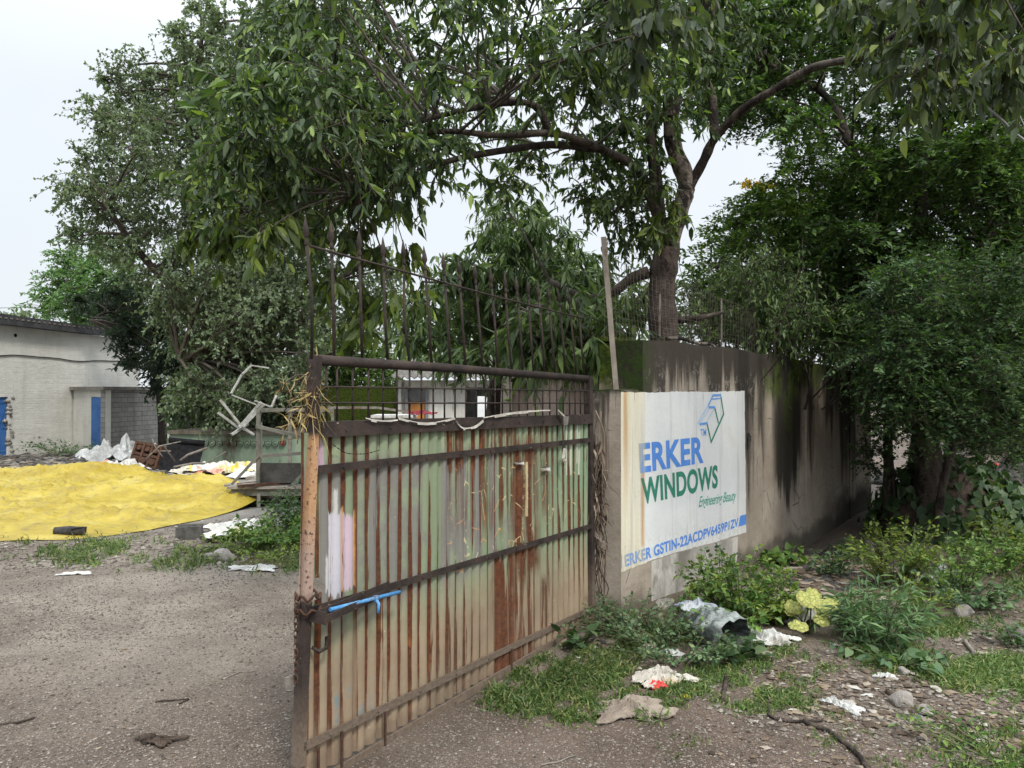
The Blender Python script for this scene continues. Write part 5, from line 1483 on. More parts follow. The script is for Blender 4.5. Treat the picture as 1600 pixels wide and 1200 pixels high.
# dark drooping tree at the shed corner
r = np.random.default_rng(104)
td = thing('drooping_tree', 'dark drooping tree hanging over the right corner of the white shed', 'tree', tuple(np.array([P(252, 612, 30.5)[0], 30.5, -.85])), 0)
S = [tube_part('trunk', [(255, 705, 30.5), (250, 620, 30.5), (235, 540, 30.3), (215, 490, 29.8)], .18, .10, BARK_DARK, td, 8), tube_part('limb', [(235, 540, 30.3), (180, 490, 28), (140, 500, 26.8)], .08, .03, BARK_DARK, td, 6)]
C = np.vstack([clump_points([(125, 470), (200, 440), (270, 470), (280, 590), (240, 600), (222, 520), (165, 500), (130, 490)], 30, 26.5, 31, r), clump_points([(188, 510), (206, 510), (206, 575), (190, 570)], 4, 26, 27, r), clump_points([(285, 560), (330, 590), (335, 660), (285, 650)], 14, 25, 28.5, r)])
m = Mesh(); foliage(m, C, r.uniform(.6, .9, len(C)), 18, 22, .20, .075, r, 'fold', droop=.9, spread=.35, twr=.012, pinnate=True); link_branches(m, C, S, .04, .015, 1, r)
m.build('crown', [L_DROOP, TWIG], td)
# broad shrubs under the peepal and behind the yard wall
r = np.random.default_rng(105)
ts = thing('broadleaf_shrub', 'leafy shrub growing at the foot of the tall yard tree', 'shrub', tuple(G(300, 708)), 0)
S = [tube_part('stem', [(300, 705, 24.5), (298, 660, 24.5), (305, 620, 24.3)], .06, .03, BARK_DARK, ts, 6)]
C = clump_points([(272, 590), (340, 580), (370, 640), (345, 672), (280, 676)], 24, 23.3, 26, r)
m = Mesh(); foliage(m, C, r.uniform(.5, .8, len(C)), 16, 12, .22, .16, r, 'fold', droop=.5); link_branches(m, C, S, .03, .01, 1, r); m.build('crown', [L_FAR, TWIG], ts)
th = thing('hedge_tree', 'dark green bushy tree behind the mossy yard wall', 'tree', tuple(np.array([P(530, 612, 27)[0], 27, -.8])), 0)
S = [tube_part('trunk', [(535, 700, 27), (532, 640, 27), (530, 590, 27)], .12, .07, BARK_DARK, th, 6)]
C = np.vstack([clump_points([(470, 560), (540, 520), (610, 550), (625, 610), (560, 625), (470, 640)], 40, 25.5, 29, r), clump_points([(380, 600), (480, 600), (480, 665), (400, 665)], 18, 26, 29, r)])
m = Mesh(); foliage(m, C, r.uniform(.7, 1.0, len(C)), 18, 14, .16, .09, r, 'fold', droop=.5); link_branches(m, C, S, .04, .015, 1, r); m.build('crown', [L_FINE2, TWIG], th)
# narrow-leaved trees behind the gate
r = np.random.default_rng(106)
tw = thing('narrow_leaf_tree', 'narrow leaved drooping tree crowding behind the gate spears', 'tree', tuple(np.array([P(770, 612, 10.2)[0], 10.2, -.2])), 0)
S = [tube_part('trunk', [(770, 760, 10.2), (772, 620, 10.2), (790, 520, 10.2), (830, 440, 10.2)], .10, .06, BARK_BROWN, tw, 8), tube_part('limb', [(790, 520, 10.2), (720, 450, 10.0), (660, 440, 9.8)], .04, .015, BARK_BROWN, tw, 6), tube_part('limb', [(830, 440, 10.2), (860, 380, 10.4), (800, 345, 10.4)], .04, .015, BARK_BROWN, tw, 6)]
C = np.vstack([clump_points([(610, 540), (640, 470), (700, 420), (780, 390), (860, 400), (930, 440), (930, 530), (900, 545), (780, 540), (640, 540)], 60, 9.2, 11.5, r), clump_points([(745, 360), (790, 320), (870, 350), (930, 400), (900, 430), (790, 410)], 13, 9.5, 11.2, r), clump_points([(710, 545), (770, 545), (765, 575), (720, 575)], 3, 8.8, 9.6, r), clump_points([(930, 430), (1015, 440), (1010, 500), (930, 500)], 8, 9, 11, r), clump_points([(830, 490), (940, 480), (945, 540), (900, 550), (830, 545)], 12, 6.0, 7.2, r)])
m = Mesh(); foliage(m, C, r.uniform(.32, .50, len(C)), 14, 13, .17, .040, r, 'full', droop=.8, spread=.5, twr=.004); link_branches(m, C, S, .015, .006, 1, r)
m.build('crown', [L_WILLOW, TWIG], tw)

# fine-leaved dark trees on the right
L_MID = leaf_mat('leaf_fine_grey', [(0.0, (.032, .066, .034)), (0.6, (.062, .112, .048)), (0.95, (.115, .18, .068))], spec=.15)
r = np.random.default_rng(107)
tr = thing('tamarind_tree', 'dense dark fine leaved tree with a stout trunk on the right', 'tree', tuple(G(1452, 845)), 0)
q = G(1452, 845); dq = q[1]
S = [tube_part('trunk', [(1455, 862, dq), (1452, 840, dq), (1453, 780, dq), (1450, 720, dq), (1445, 650, dq), (1440, 560, dq), (1430, 450, dq + .2)], .185, .10, BARK_BROWN, tr, 12)]
S.append(tube_part('limb', [(1466, 850, dq - .2), (1468, 790, dq - .25), (1480, 730, dq - .3), (1500, 660, dq - .2), (1520, 560, dq)], .05, .03, BARK_BROWN, tr, 7))
S.append(tube_part('limb', [(1440, 560, dq), (1500, 450, dq + .3), (1560, 330, dq + .6), (1600, 250, dq + .8)], .08, .03, BARK_DARK, tr, 7))
S.append(tube_part('limb', [(1435, 480, dq + .1), (1380, 350, dq + .5), (1330, 230, dq + .8), (1290, 150, dq + 1.0), (1200, 100, dq + 1)], .08, .03, BARK_DARK, tr, 7))
S.append(tube_part('limb', [(1430, 450, dq + .2), (1440, 300, dq + .4), (1450, 150, dq + .6), (1450, -40, dq + .8)], .08, .03, BARK_DARK, tr, 7))
C = np.vstack([
    clump_points([(1090, 30), (1180, -60), (1420, -80), (1680, -80), (1680, 260), (1560, 260), (1380, 250), (1300, 205), (1190, 205), (1130, 160), (1100, 80)], 120, 7.6, 12.5, r), clump_points([(1050, 40), (1200, 40), (1200, 185), (1110, 185), (1060, 130)], 22, 9, 12, r),
    clump_points([(1340, 250), (1680, 220), (1680, 620), (1560, 650), (1480, 630), (1340, 590), (1300, 480), (1260, 360)], 185, 8.0, 12.5, r)])
m = Mesh(); foliage(m, C, r.uniform(.42, .68, len(C)), 28, 26, .078, .036, r, 'quad', droop=.45, spread=.4, twr=.003, pinnate=True); link_branches(m, C, S, .02, .006, 1, r)
Cf = np.vstack([clump_points([(1365, 560), (1520, 540), (1600, 600), (1600, 680), (1480, 672), (1420, 672), (1385, 640)], 54, dq - 1.7, dq - .35, r), clump_points([(1350, 430), (1640, 400), (1640, 600), (1380, 560)], 46, dq - 1.9, dq - .6, r)])
Cf = np.vstack([Cf, clump_points([(1490, 600), (1660, 600), (1660, 715), (1500, 705)], 34, dq + .3, dq + 2.2, r)])
foliage(m, Cf, r.uniform(.32, .5, len(Cf)), 26, 24, .05, .025, r, 'quad', droop=.45, spread=.4, twr=.003, pinnate=True, mi=2)
m.build('crown', [L_FINE, TWIG, L_MID], tr)
r = np.random.default_rng(108)
t2 = thing('slender_tree', 'slender paired stems with small dark leaves against the far wall end', 'tree', tuple(G(1388, 838)), 0)
q = G(1388, 838); d2 = q[1]
S = [tube_part('stem', [(1388, 850, d2), (1386, 760, d2), (1386, 680, d2), (1378, 580, d2), (1360, 480, d2 + .3)], .055, .03, BARK_BROWN, t2, 8), tube_part('stem', [(1416, 848, d2 + .3), (1416, 780, d2 + .3), (1424, 720, d2 + .3), (1432, 640, d2 + .4), (1425, 540, d2 + .5)], .05, .025, BARK_BROWN, t2, 8), tube_part('stem', [(1396, 850, d2 - .05), (1398, 780, d2 - .05), (1392, 700, d2), (1394, 600, d2)], .03, .015, BARK_BROWN, t2, 6)]
C = np.vstack([clump_points([(1335, 600), (1370, 570), (1500, 570), (1490, 660), (1440, 690), (1400, 680), (1372, 700), (1352, 660)], 28, d2 - .5, d2 + .5, r), clump_points([(1345, 700), (1375, 690), (1375, 740), (1350, 730)], 4, d2 - .3, d2 + .1, r)])
m = Mesh(); foliage(m, C, r.uniform(.22, .36, len(C)), 18, 20, .045, .024, r, 'quad', droop=.4, pinnate=True, twr=.003); link_branches(m, C, S, .008, .003, 1, r)
Cl = np.vstack([clump_points([(1415, 700), (1440, 700), (1435, 760), (1415, 770)], 4, d2 - .1, d2 + .1, r), clump_points([(1440, 715), (1500, 720), (1495, 735), (1440, 730)], 3, d2 - .2, d2, r), clump_points([(1418, 780), (1432, 780), (1430, 800), (1418, 800)], 2, d2 - .1, d2 + .1, r)])
foliage(m, Cl, .16, 12, 12, .045, .024, r, 'quad', pinnate=True, twr=.002, mi=2)
m.build('crown', [L_MID, TWIG, L_FINE2], t2)
t3 = thing('lighter_tree', 'lighter green feathery tree above the middle of the sign wall', 'tree', tuple(np.array([P(1230, 612, 10.5)[0], 10.5, 0])), 0)
S = [tube_part('trunk', [(1232, 700, 10.5), (1225, 560, 10.5), (1235, 450, 10.5), (1250, 360, 10.6)], .13, .07, BARK_DARK, t3, 8), tube_part('limb', [(1225, 540, 10.5), (1150, 460, 10.3), (1120, 420, 10.2)], .04, .015, BARK_DARK, t3, 6)]
C = np.vstack([clump_points([(1110, 400), (1160, 310), (1220, 290), (1300, 340), (1340, 470), (1340, 560), (1220, 540), (1100, 520), (1085, 450)], 92, 9.2, 13, r), clump_points([(1200, 300), (1260, 240), (1330, 250), (1330, 330), (1240, 340)], 14, 10, 12.5, r)])
m = Mesh(); foliage(m, C, r.uniform(.38, .58, len(C)), 22, 22, .075, .036, r, 'quad', droop=.4, pinnate=True, twr=.003); link_branches(m, C, S, .02, .006, 1, r)
fl = clump_points([(1165, 285), (1200, 280), (1215, 298), (1175, 300)], 3, 10.5, 11, r); foliage(m, fl, .14, 10, 8, .05, .035, r, 'quad', mi=2, twr=.002, droop=0)
m.build('crown', [L_FINE2, TWIG, L_FLOWER], t3)
t4 = thing('thicket', 'brown twiggy thicket tangled behind the wire mesh on the wall', 'shrub', tuple(np.array([P(1180, 612, 8.6)[0], 8.6, 0])), 0)
C = clump_points([(1070, 430), (1200, 400), (1300, 470), (1320, 560), (1220, 550), (1080, 530)], 46, 7.8, 9.4, r)
m = Mesh(); foliage(m, C, r.uniform(.3, .45, len(C)), 18, 9, .085, .032, r, 'fold', droop=.7, twr=.004)
sr = np.random.default_rng(77)
for k in range(60):
    a = P(sr.uniform(1080, 1300), 640, sr.uniform(7.9, 9.3)); e = a + np.array([sr.normal(0, .35), sr.normal(0, .3), sr.uniform(.5, 1.9)]); mm = (a + e) / 2 + sr.normal(0, .15, 3)
    t = np.linspace(0, 1, 6)[:, None]; m.tube((1 - t) ** 2 * a + 2 * t * (1 - t) * mm + t ** 2 * e, np.linspace(.010, .003, 6), 4, 1, cap=False)
m.build('crown', [L_WILLOW, BARK_BROWN], t4)
S4 = Mesh(); S4.tube(limb([(1160, 700, 8.6), (1165, 560, 8.6), (1180, 450, 8.6)], 4), np.linspace(.05, .02, 9), 7); S4.build('trunk', BARK_DARK, t4)
# background bushes closing the horizon
r = np.random.default_rng(109)
for name, lab, poly, d0, d1, n, L, base in (
        ('background_tree', 'dark distant tree mass closing the lane on the far right', [(1500, 560), (1700, 520), (1700, 700), (1500, 690)], 15, 22, 34, L_FINE, (1600, 18)),
        ('background_bush', 'dull green distant bush seen between the house roof and the gate hinge', [(800, 560), (1000, 545), (1050, 600), (1000, 640), (820, 640)], 14, 17, 22, L_WILLOW, (930, 15.5))):
    o = thing(name, lab, 'tree', tuple(np.array([P(base[0], 612, base[1])[0], base[1], 0])), 0)
    C = clump_points(poly, n, d0, d1, r)
    m = Mesh(); foliage(m, C, r.uniform(.7, 1.1, n), 18, 16, .14, .07, r, 'fold', droop=.4, twr=.008); m.build('crown', [L, TWIG], o)
    k = Mesh(); k.tube([P(base[0], 612, base[1]) * np.array([1, 1, 0]) - np.array([0, 0, .5]), P(base[0], 590, base[1])], .12, 7); k.build('trunk', BARK_DARK, o)

# ------------------------------------------------------------------ weeds and low plants
def weed(name, label, px, py, h, rad, nst, nlf, L, W, mat, seed, shape='fold', droop=.1, cat='weed', up=1.0, bare=.15, spread=.6, extra=None, group=None, stemr=.004):
    r = np.random.default_rng(seed)
    q = G(px, py)
    o = thing(name, label, cat, tuple(q), 0, group)
    m = Mesh()
    a = r.random(nst) * 6.283; rr = rad * .35 * np.sqrt(r.random(nst))
    A = q + np.stack([np.cos(a) * rr, np.sin(a) * rr, np.zeros(nst)], 1)
    A[:, 2] = gz(A[:, 0], A[:, 1]) - .01
    lean = rad * (.3 + .75 * np.sqrt(r.random(nst)))
    hh = h * r.uniform(.55, 1.05, nst) * (1.08 - .45 * (lean / rad) ** 2)
    a2 = a + r.normal(0, .5, nst)
    E = A + np.stack([np.cos(a2) * lean, np.sin(a2) * lean, hh], 1)
    B = (A + E) / 2 + np.array([0, 0, .22]) * h * up
    sticks(m, A, B, E, stemr, stemr * .4)
    t = np.clip(np.linspace(bare, 1, nlf)[None] + r.normal(0, .03, (nst, nlf)), 0, 1)[:, :, None]
    pos = (1 - t) ** 2 * A[:, None] + 2 * (1 - t) * t * B[:, None] + t ** 2 * E[:, None]
    tan = unit(2 * (1 - t) * (B - A)[:, None] + 2 * t * (E - B)[:, None])
    n = nst * nlf
    D = (tan * .35 + spread * r.normal(size=(nst, nlf, 3)) * np.array([1, 1, .5]) + np.array([0, 0, -droop])).reshape(n, 3)
    N = np.array([0, 0, 1.0]) + .4 * r.normal(size=(n, 3))
    pos = pos.reshape(n, 3) + unit(D) * L * .25
    s = r.uniform(.5, 1.2, n)
    leaves(m, pos, D, N, L * s, W * s, shape, 0)
    pos[:, 2] = np.maximum(pos[:, 2], .0)
    if extra is not None:
        e = extra; k = r.integers(0, nst, e[1]); off = rdir(r, e[1]) * .02
        leaves(m, E[k] + off, rdir(r, e[1]) + np.array([0, 0, .6]), rdir(r, e[1]), e[2], e[2] * .8, 'fold', 2)
    m.build('foliage', [mat, STEM] + ([extra[0]] if extra is not None else []), o)
    return o
W_ = weed
W_('leafy_weed', 'bushy yellow green weed clump against the wall right of the sign letters', 1160, 966, .52, .34, 54, 26, .055, .030, L_WEED, 201, 'fold', spread=.7, extra=(L_YELLOW, 260, .03))
W_('leafy_weed', 'low bright green weed just behind the silver bag', 1130, 985, .26, .28, 26, 18, .06, .036, L_WEED, 202)
W_('tall_weed', 'thin tall weed with round leaves climbing the wall below the lettering', 1132, 948, .60, .12, 8, 16, .04, .03, L_GREY, 203, bare=.3)
W_('leafy_weed', 'small light green weed sprout at the foot of the wall left of the tall weeds', 1092, 962, .32, .12, 10, 14, .045, .028, L_YELLOW, 204)
W_('low_weed', 'spreading grey green weed mat left of the silver bag', 1005, 1000, .26, .42, 60, 16, .034, .022, L_GREY, 205, 'quad', spread=.7)
W_('low_weed', 'grey green weed mat growing in front of the silver bag', 1058, 1032, .22, .34, 46, 16, .034, .022, L_GREY, 206, 'quad', spread=.7)
W_('low_weed', 'small grey green weed at the wall corner beside the dead vine', 975, 985, .30, .22, 24, 14, .034, .022, L_GREY, 207, 'quad')
W_('broadleaf_weed', 'round leaved creeping weed on the end of the silver bag', 1142, 1030, .17, .15, 16, 6, .065, .06, L_BROAD, 208, 'heart')
W_('broadleaf_weed', 'lone broad leaved seedling under the gate hinge', 904, 1008, .14, .11, 9, 4, .075, .065, L_BROAD, 209, 'heart')
W_('leafy_weed', 'bright green weed clump between the wall weeds and the yellow leaves', 1212, 972, .26, .17, 26, 16, .06, .04, L_YELLOW, 210)
W_('broadleaf_weed', 'lime green broad leaved weed on the litter by the wall', 1232, 884, .22, .17, 14, 8, .085, .07, L_WEED, 211, 'heart')
W_('leafy_weed', 'dull dark weed in the leaf litter near the stained wall', 1302, 900, .28, .22, 18, 12, .06, .04, L_GREY, 212)
W_('leafy_weed', 'second dull weed in the litter left of the yellowish shrub', 1326, 872, .24, .16, 12, 10, .06, .045, L_BROAD, 213)
W_('leafy_shrub', 'upright yellowish green shrub in front of the slender stems', 1398, 918, .62, .34, 50, 26, .05, .026, L_YELLOW, 214, 'quad', spread=.6, cat='shrub')
W_('leafy_shrub', 'tallest yellow green sprout at the foot of the twin stems', 1382, 880, .50, .16, 20, 22, .05, .028, L_YELLOW, 215, 'quad', cat='shrub')
W_('feathery_weed', 'blue green weed clump with long narrow leaves at the path edge', 1375, 1008, .42, .30, 50, 16, .10, .020, L_BLUE, 216, 'fold', spread=.8)
W_('feathery_weed', 'smaller narrow leaved weed left of the blue green clump', 1322, 985, .26, .18, 22, 14, .08, .017, L_BLUE, 217, 'fold', spread=.8)
W_('broadleaf_weed', 'low oval leaved weed below the blue green clump', 1400, 1032, .16, .26, 22, 7, .07, .05, L_GREY, 218, 'heart')
W_('leafy_shrub', 'rounded mid green shrub by the path before the creeper mound', 1486, 925, .48, .36, 56, 22, .045, .026, L_WEED, 219, 'quad', cat='shrub')
W_('leafy_shrub', 'grey green oval leaved shrub at the path edge on the right', 1508, 948, .26, .32, 36, 14, .06, .042, L_GREY, 220, cat='shrub')
W_('leafy_weed', 'yellowish weed between the blue green clump and the round shrub', 1442, 962, .30, .20, 24, 16, .05, .026, L_YELLOW, 221, 'quad')
W_('leafy_weed', 'far right pale green weed beside the path', 1562, 893, .42, .36, 40, 18, .07, .035, L_WEED, 222)
W_('leafy_weed', 'pale yellow green weed at the right edge behind the path', 1590, 862, .5, .4, 30, 14, .08, .045, L_YELLOW, 223)
W_('leafy_weed', 'green weed filling the gap under the feathery weeds', 1350, 985, .20, .2, 18, 14, .05, .032, L_WEED, 224)
W_('leafy_weed', 'dense green weed clump at the left gate edge in the yard', 442, 852, .34, .5, 60, 20, .07, .045, L_WEED, 225)
W_('leafy_weed', 'dark green weed growing under the cart deck', 472, 832, .6, .4, 50, 20, .07, .045, L_BROAD, 226)
W_('low_weed', 'bright low weed patch before the puddle in the yard', 415, 865, .22, .6, 60, 12, .06, .035, L_YELLOW, 227)
W_('low_weed', 'tiny sprout beside the beige cloth', 1020, 1128, .10, .07, 10, 5, .04, .012, L_WEED, 228)
W_('leafy_weed', 'weed at the lower right corner of the lane', 1565, 1180, .14, .4, 40, 10, .04, .022, L_WEED, 229)
W_('leafy_weed', 'weed tuft standing on the right path edge by the lone stone', 1590, 1010, .16, .16, 18, 10, .05, .03, L_GREY, 230)
W_('shed_weed', 'dry scrubby weeds at the foot of the white shed', 100, 712, .7, 1.3, 40, 14, .12, .06, L_GREY, 231)
# creeper mound with broad leaves
r = np.random.default_rng(240)
c0 = G(1515, 842)
cm = thing('creeper_mound', 'mound of broad leaved creeper covering rubbish right of the stout trunk', 'creeper', tuple(c0), 0)
u, v = np.meshgrid(np.linspace(0, 2 * np.pi, 30), np.linspace(0, 1, 14))
def dome(u, v, g=0): return np.stack([c0[0] + (.80 + .05 * np.sin(3 * u) + g) * np.sin(v * 1.57) * np.cos(u), c0[1] + .35 + (.62 + g) * np.sin(v * 1.57) * np.sin(u), c0[2] - .05 + (.86 + g) * np.cos(v * 1.57) * (1 + .12 * np.sin(u * 2))], -1)
m = Mesh(); m.grid(dome(u, v)); m.build('earth_core', EARTH, cm)
n = 1500; uu, vv_ = r.random(n) * 6.283, np.sqrt(r.random(n))
p_ = dome(uu, vv_, .02) + r.normal(0, .05, (n, 3)); nn_ = unit(p_ - (c0 + [0, .35, -.2])); D = np.cross(nn_, rdir(r, n)) + np.array([0, 0, -.7])
m = Mesh(); s = r.uniform(.6, 1.2, n); leaves(m, p_ + nn_ * .03, D, nn_ + .35 * r.normal(size=(n, 3)), .135 * s, .10 * s, 'heart'); m.build('foliage', L_BROAD, cm)
# yellow pumpkin leaves
r = np.random.default_rng(241)
q = G(1262, 992); pk = thing('pumpkin_plant', 'pumpkin seedling with large pale yellow round leaves on the rubbish', 'plant', tuple(q), 0)
m = Mesh()
for i, (px, py, sz, d) in enumerate(((1262, 936, .15, .0), (1290, 948, .16, -.05), (1240, 948, .12, .08), (1248, 978, .13, -.12), (1284, 968, .11, -.10), (1272, 928, .11, .12), (1235, 955, .10, .1), (1300, 940, .10, .05))):
    c = P(px, py, q[1] + d)
    m.tube([q + r.normal(0, .02, 3), (q + c) / 2 + [0, 0, .04], c], [.006, .005, .004], 6, 1)
    a = np.linspace(0, 2 * np.pi, 26); rad = sz / 2 * (1 + .05 * np.sin(a * 5 + i) + .02 * np.sin(a * 10)); 
    tl = np.array([r.normal(0, .25), -.55 + r.normal(0, .2), 1]); tl = tl / np.linalg.norm(tl); sx = unit(np.cross(tl, [0, 1, .2])); sy = np.cross(tl, sx)
    ring = lambda f, hgt: c + f * rad[:, None] * (np.cos(a)[:, None] * sx + np.sin(a)[:, None] * sy) + tl * (hgt + .007 * f * np.sin(a * 5 + i)[:, None])
    m.grid(np.stack([ring(.04, 0), ring(.4, .012), ring(.75, .014), ring(1.0, -.006)]), 0)
m.build('foliage', [L_PUMPKIN, STEM], pk)

# ------------------------------------------------------------------ rubbish
R_ = lambda name, label, cat, px, py, sx, sy, h, seed, mat, rz=0, **kw: tag(crumple(G(px, py), sx, sy, h, rz, seed, mat, name, **kw), label, cat)
# the silver bag: a lumpy open-ended sack lying on its side
a, c = G(1078, 985), G(1146, 1016)
ax = c - a; la = np.linalg.norm(ax); ax = ax / la; sd = np.array([-ax[1], ax[0], 0])
t = np.linspace(0, 1, 26); an = np.linspace(0, 2 * np.pi, 30)
TT, AA = np.meshgrid(t, an, indexing='ij'); r = np.random.default_rng(51)
rad = (.125 * np.sin(np.pi * np.clip(TT * .55 + .12, 0, 1)) ** .6) * (1 + .10 * np.sin(AA * 5 + TT * 9) + .07 * np.sin(AA * 11 - TT * 14) + .05 * np.sin(TT * 30))
V = a + ax * (TT[..., None] * la * 1.05) + sd * (rad * np.cos(AA))[..., None] * 1.15 + np.array([0, 0, 1]) * (rad * np.sin(AA) * .95 + .095)[..., None]
bag = thing('silver_sack', 'torn silver grey plastic sack lying open in the weeds before the sign', 'sack', tuple(a), 0)
m = Mesh(); m.grid(V); m.build('sack_body', SILVER, bag)
m = Mesh(); e = V[-1]; ce = e.mean(0); inn = ce + (e - ce) * .92
m.grid(np.stack([e, inn - ax * .02, ce + (e - ce) * .5 - ax * .16, ce + (e - ce) * .05 - ax * .2])); m.build('sack_mouth', simple('dark_sack_mouth', (.02, .024, .022), (.10, .115, .105), 24, .5, .01), bag)  # mouth surface much darker than the sack body
crumple(V[3].mean(0) + np.array([0, 0, .07]), .22, .18, .07, .4, 52, simple('blue_white_plastic', (.42, .44, .45), (.12, .16, .27), 4, .4), 'torn_flap', lay=False, parent=bag)
R_('plastic_rag', 'crumpled white plastic rag right of the silver sack', 'rag', 1195, 1002, .34, .22, .10, 53, CLOTH_W, -.4, n=26, folds=12)
R_('plastic_bag', 'white plastic bag behind the yellow pumpkin leaves', 'bag', 1252, 972, .34, .24, .17, 54, CLOTH_W, n=26, folds=12)
R_('plastic_bag', 'white bag half hidden among the shrubs on the right', 'bag', 1472, 912, .34, .24, .20, 55, CLOTH_W, n=26, folds=12)
R_('paper_litter', 'torn white and cream wrapper with a red patch on the grass', 'wrapper', 1030, 1062, .30, .22, .07, 56, simple('wrapper', (.42, .39, .34), (.54, .52, .47), 8, .6, .01, c3=(.42, .33, .2)), .5, n=26, folds=12)
R_('red_scrap', 'small red scrap on the cream wrapper', 'scrap', 1027, 1075, .09, .06, .05, 57, CLOTH_R, .3, n=10)
R_('paper_litter', 'grey folded sheet lying on the dirt below the weeds', 'sheet', 1050, 1024, .16, .09, .06, 58, simple('grey_sheet', (.36, .37, .36), (.46, .47, .46), 8, .7), -.3, n=14)
R_('cloth_rag', 'crumpled beige cloth lying at the edge of the grass', 'cloth', 988, 1112, .36, .22, .07, 59, CLOTH_B, .1, n=34, folds=16)
R_('plastic_bottle', 'crushed clear plastic pouch on the dirt', 'pouch', 1318, 1106, .07, .19, .05, 60, simple('pouch', (.50, .50, .49), (.62, .62, .60), 12, .3, .01, spec=.6), .6, n=16, folds=8)
R_('paper_litter', 'white paper strip on the stony dirt beside the pouch', 'strip', 1352, 1087, .09, .018, .008, 61, CLOTH_W, .1, n=6)
R_('paper_litter', 'tiny white stick of paper near the pumpkin plant', 'strip', 1303, 1008, .02, .07, .012, 62, CLOTH_W, .4, n=6)
R_('paper_litter', 'pale flat scrap on the stony dirt in the centre right', 'scrap', 1384, 1058, .11, .07, .03, 63, CLOTH_W, -.5, n=12)
R_('leaf_litter_piece', 'yellow fallen leaf on the grass', 'leaf', 1072, 1090, .05, .035, .012, 64, simple('yellow_leaf', (.55, .42, .03), (.62, .5, .05), 6), .3, n=8)
R_('blue_scrap', 'small violet and white wrapper scrap on the stones', 'scrap', 1436, 1123, .04, .03, .02, 65, simple('violet_scrap', (.25, .2, .55), (.65, .65, .7), 30), .3, n=8)
R_('paper_litter', 'pale leaf shaped scrap on the right path', 'scrap', 1540, 1022, .12, .05, .02, 66, simple('pale_scrap', (.36, .30, .25), (.48, .42, .37), 9), -.2, n=10)
R_('white_sheet', 'white plastic sheet at the right edge behind the creeper mound', 'plastic sheet', 1600, 790, 1.0, 1.0, .28, 67, PLASTIC, 0, n=30, folds=14)
R_('red_cloth', 'bright red cloth on the dark rubbish bank far right', 'cloth', 1540, 738, .75, .5, .18, 68, CLOTH_R, 0, n=24, folds=10)
R_('white_rag', 'white rag under the red cloth on the bank', 'rag', 1520, 752, .4, .4, .1, 69, CLOTH_W, 0, n=16)
R_('rubbish_bank', 'dark heap of burnt rubbish on the far right bank', 'rubbish heap', 1590, 762, 3.4, 2.6, .55, 70, RUBBLE, 0, n=60, folds=22)
R_('cloth_rag', 'white cloth with yellow trim lying on the yard weeds', 'cloth', 385, 838, .95, .75, .26, 71, simple('white_yellow_cloth', (.58, .57, .54), (.70, .69, .66), 2.5, .8, .02, c3=(.62, .52, .08)), .3, n=34, folds=14)
R_('paper_litter', 'flat white scrap beside the puddle in the yard', 'scrap', 396, 890, .40, .2, .05, 72, CLOTH_W, .1, n=14)
R_('paper_litter', 'small white scrap on the yard gravel', 'scrap', 118, 897, .26, .12, .03, 73, CLOTH_W, .2, n=10)
R_('mud_clod', 'dark clump of mud and roots on the gravel in front', 'mud', 245, 1160, .17, .075, .045, 74, EARTH, -.15, n=30, folds=18, ragged=.5)
for i, (px, py, s, lab) in enumerate(((349, 876, .13, 'largest pale stone on the yard grass'), (1410, 1100, .075, 'grey flat stone among the litter on the dirt'), (1446, 1116, .05, 'angular pale stone right of the flat grey stone'), (1412, 1052, .045, 'small pinkish stone above the dirt bank'), (1592, 1000, .10, 'rounded reddish stone at the right edge of the path'), (1508, 963, .09, 'brown stone at the foot of the right shrubs'), (1015, 1020, .07, 'brown stone left of the grey folded sheet'), (1035, 950, .10, 'pale concrete lump at the wall foot'), (1365, 865, .19, 'large slab stone in the litter behind the weeds'), (325, 872, .07, 'smaller pale stone left of the largest yard stone'))):
    q = G(px, py); m = Mesh(); rock(m, q + np.array([0, 0, s * .25]), s, np.random.default_rng(300 + i), ICO3, .9)
    tag(m.build('stone', STONE), lab, 'stone')
def stick(name, lab, pts, r0, r1, mat=WOODG, cat='stick', wob=.01):
    sr = np.random.default_rng(len(lab) * 7 + int(pts[0][0]))
    p_ = np.array([G(*q) for q in pts]); p_[:, 2] += r0 * .9
    L = limb(p_, 5); L = L + sr.normal(0, wob, L.shape) * np.array([1, 1, .3])
    m = Mesh(); m.tube(L, np.linspace(r0, r1, len(L)), 7); return tag(m.build(name, mat), lab, cat)
stick('root_vine', 'long curved brown root lying across the foreground dirt', [(1203, 1092), (1203, 1120), (1240, 1130), (1285, 1128)], .010, .006, BARK_BROWN, 'root', .003)
stick('root_vine', 'thick root running off the lower edge on the right', [(1255, 1130), (1300, 1150), (1335, 1178), (1365, 1215)], .012, .011, BARK_BROWN, 'root', .003)
stick('fallen_stick', 'short upright brown stick on the grass', [(1135, 1060), (1130, 1098)], .014, .011, BARK_BROWN, wob=.001)
stick('fallen_stick', 'brown broken branch stub on the stony dirt', [(1388, 1085), (1405, 1102)], .016, .013, BARK_BROWN, wob=.002)
stick('fallen_stick', 'two part pale stick on the right path', [(1508, 1004), (1522, 1024)], .014, .012, WOODG, wob=.002)
stick('fallen_stick', 'thin twig on the left gravel at the frame edge', [(-15, 1135), (55, 1126)], .008, .005, BARK_DARK)
stick('fallen_stick', 'longer thin twig in the middle of the gravel', [(245, 1098), (295, 1093)], .005, .003, BARK_DARK, wob=.004)
stick('fallen_stick', 'crooked twig beside the longer thin twig', [(275, 1102), (296, 1094)], .004, .003, BARK_DARK, wob=.004)
stick('fallen_stick', 'pale curved twig on the gravel by the chain', [(350, 1062), (372, 1052), (398, 1050)], .004, .002, WOODG, wob=.004)
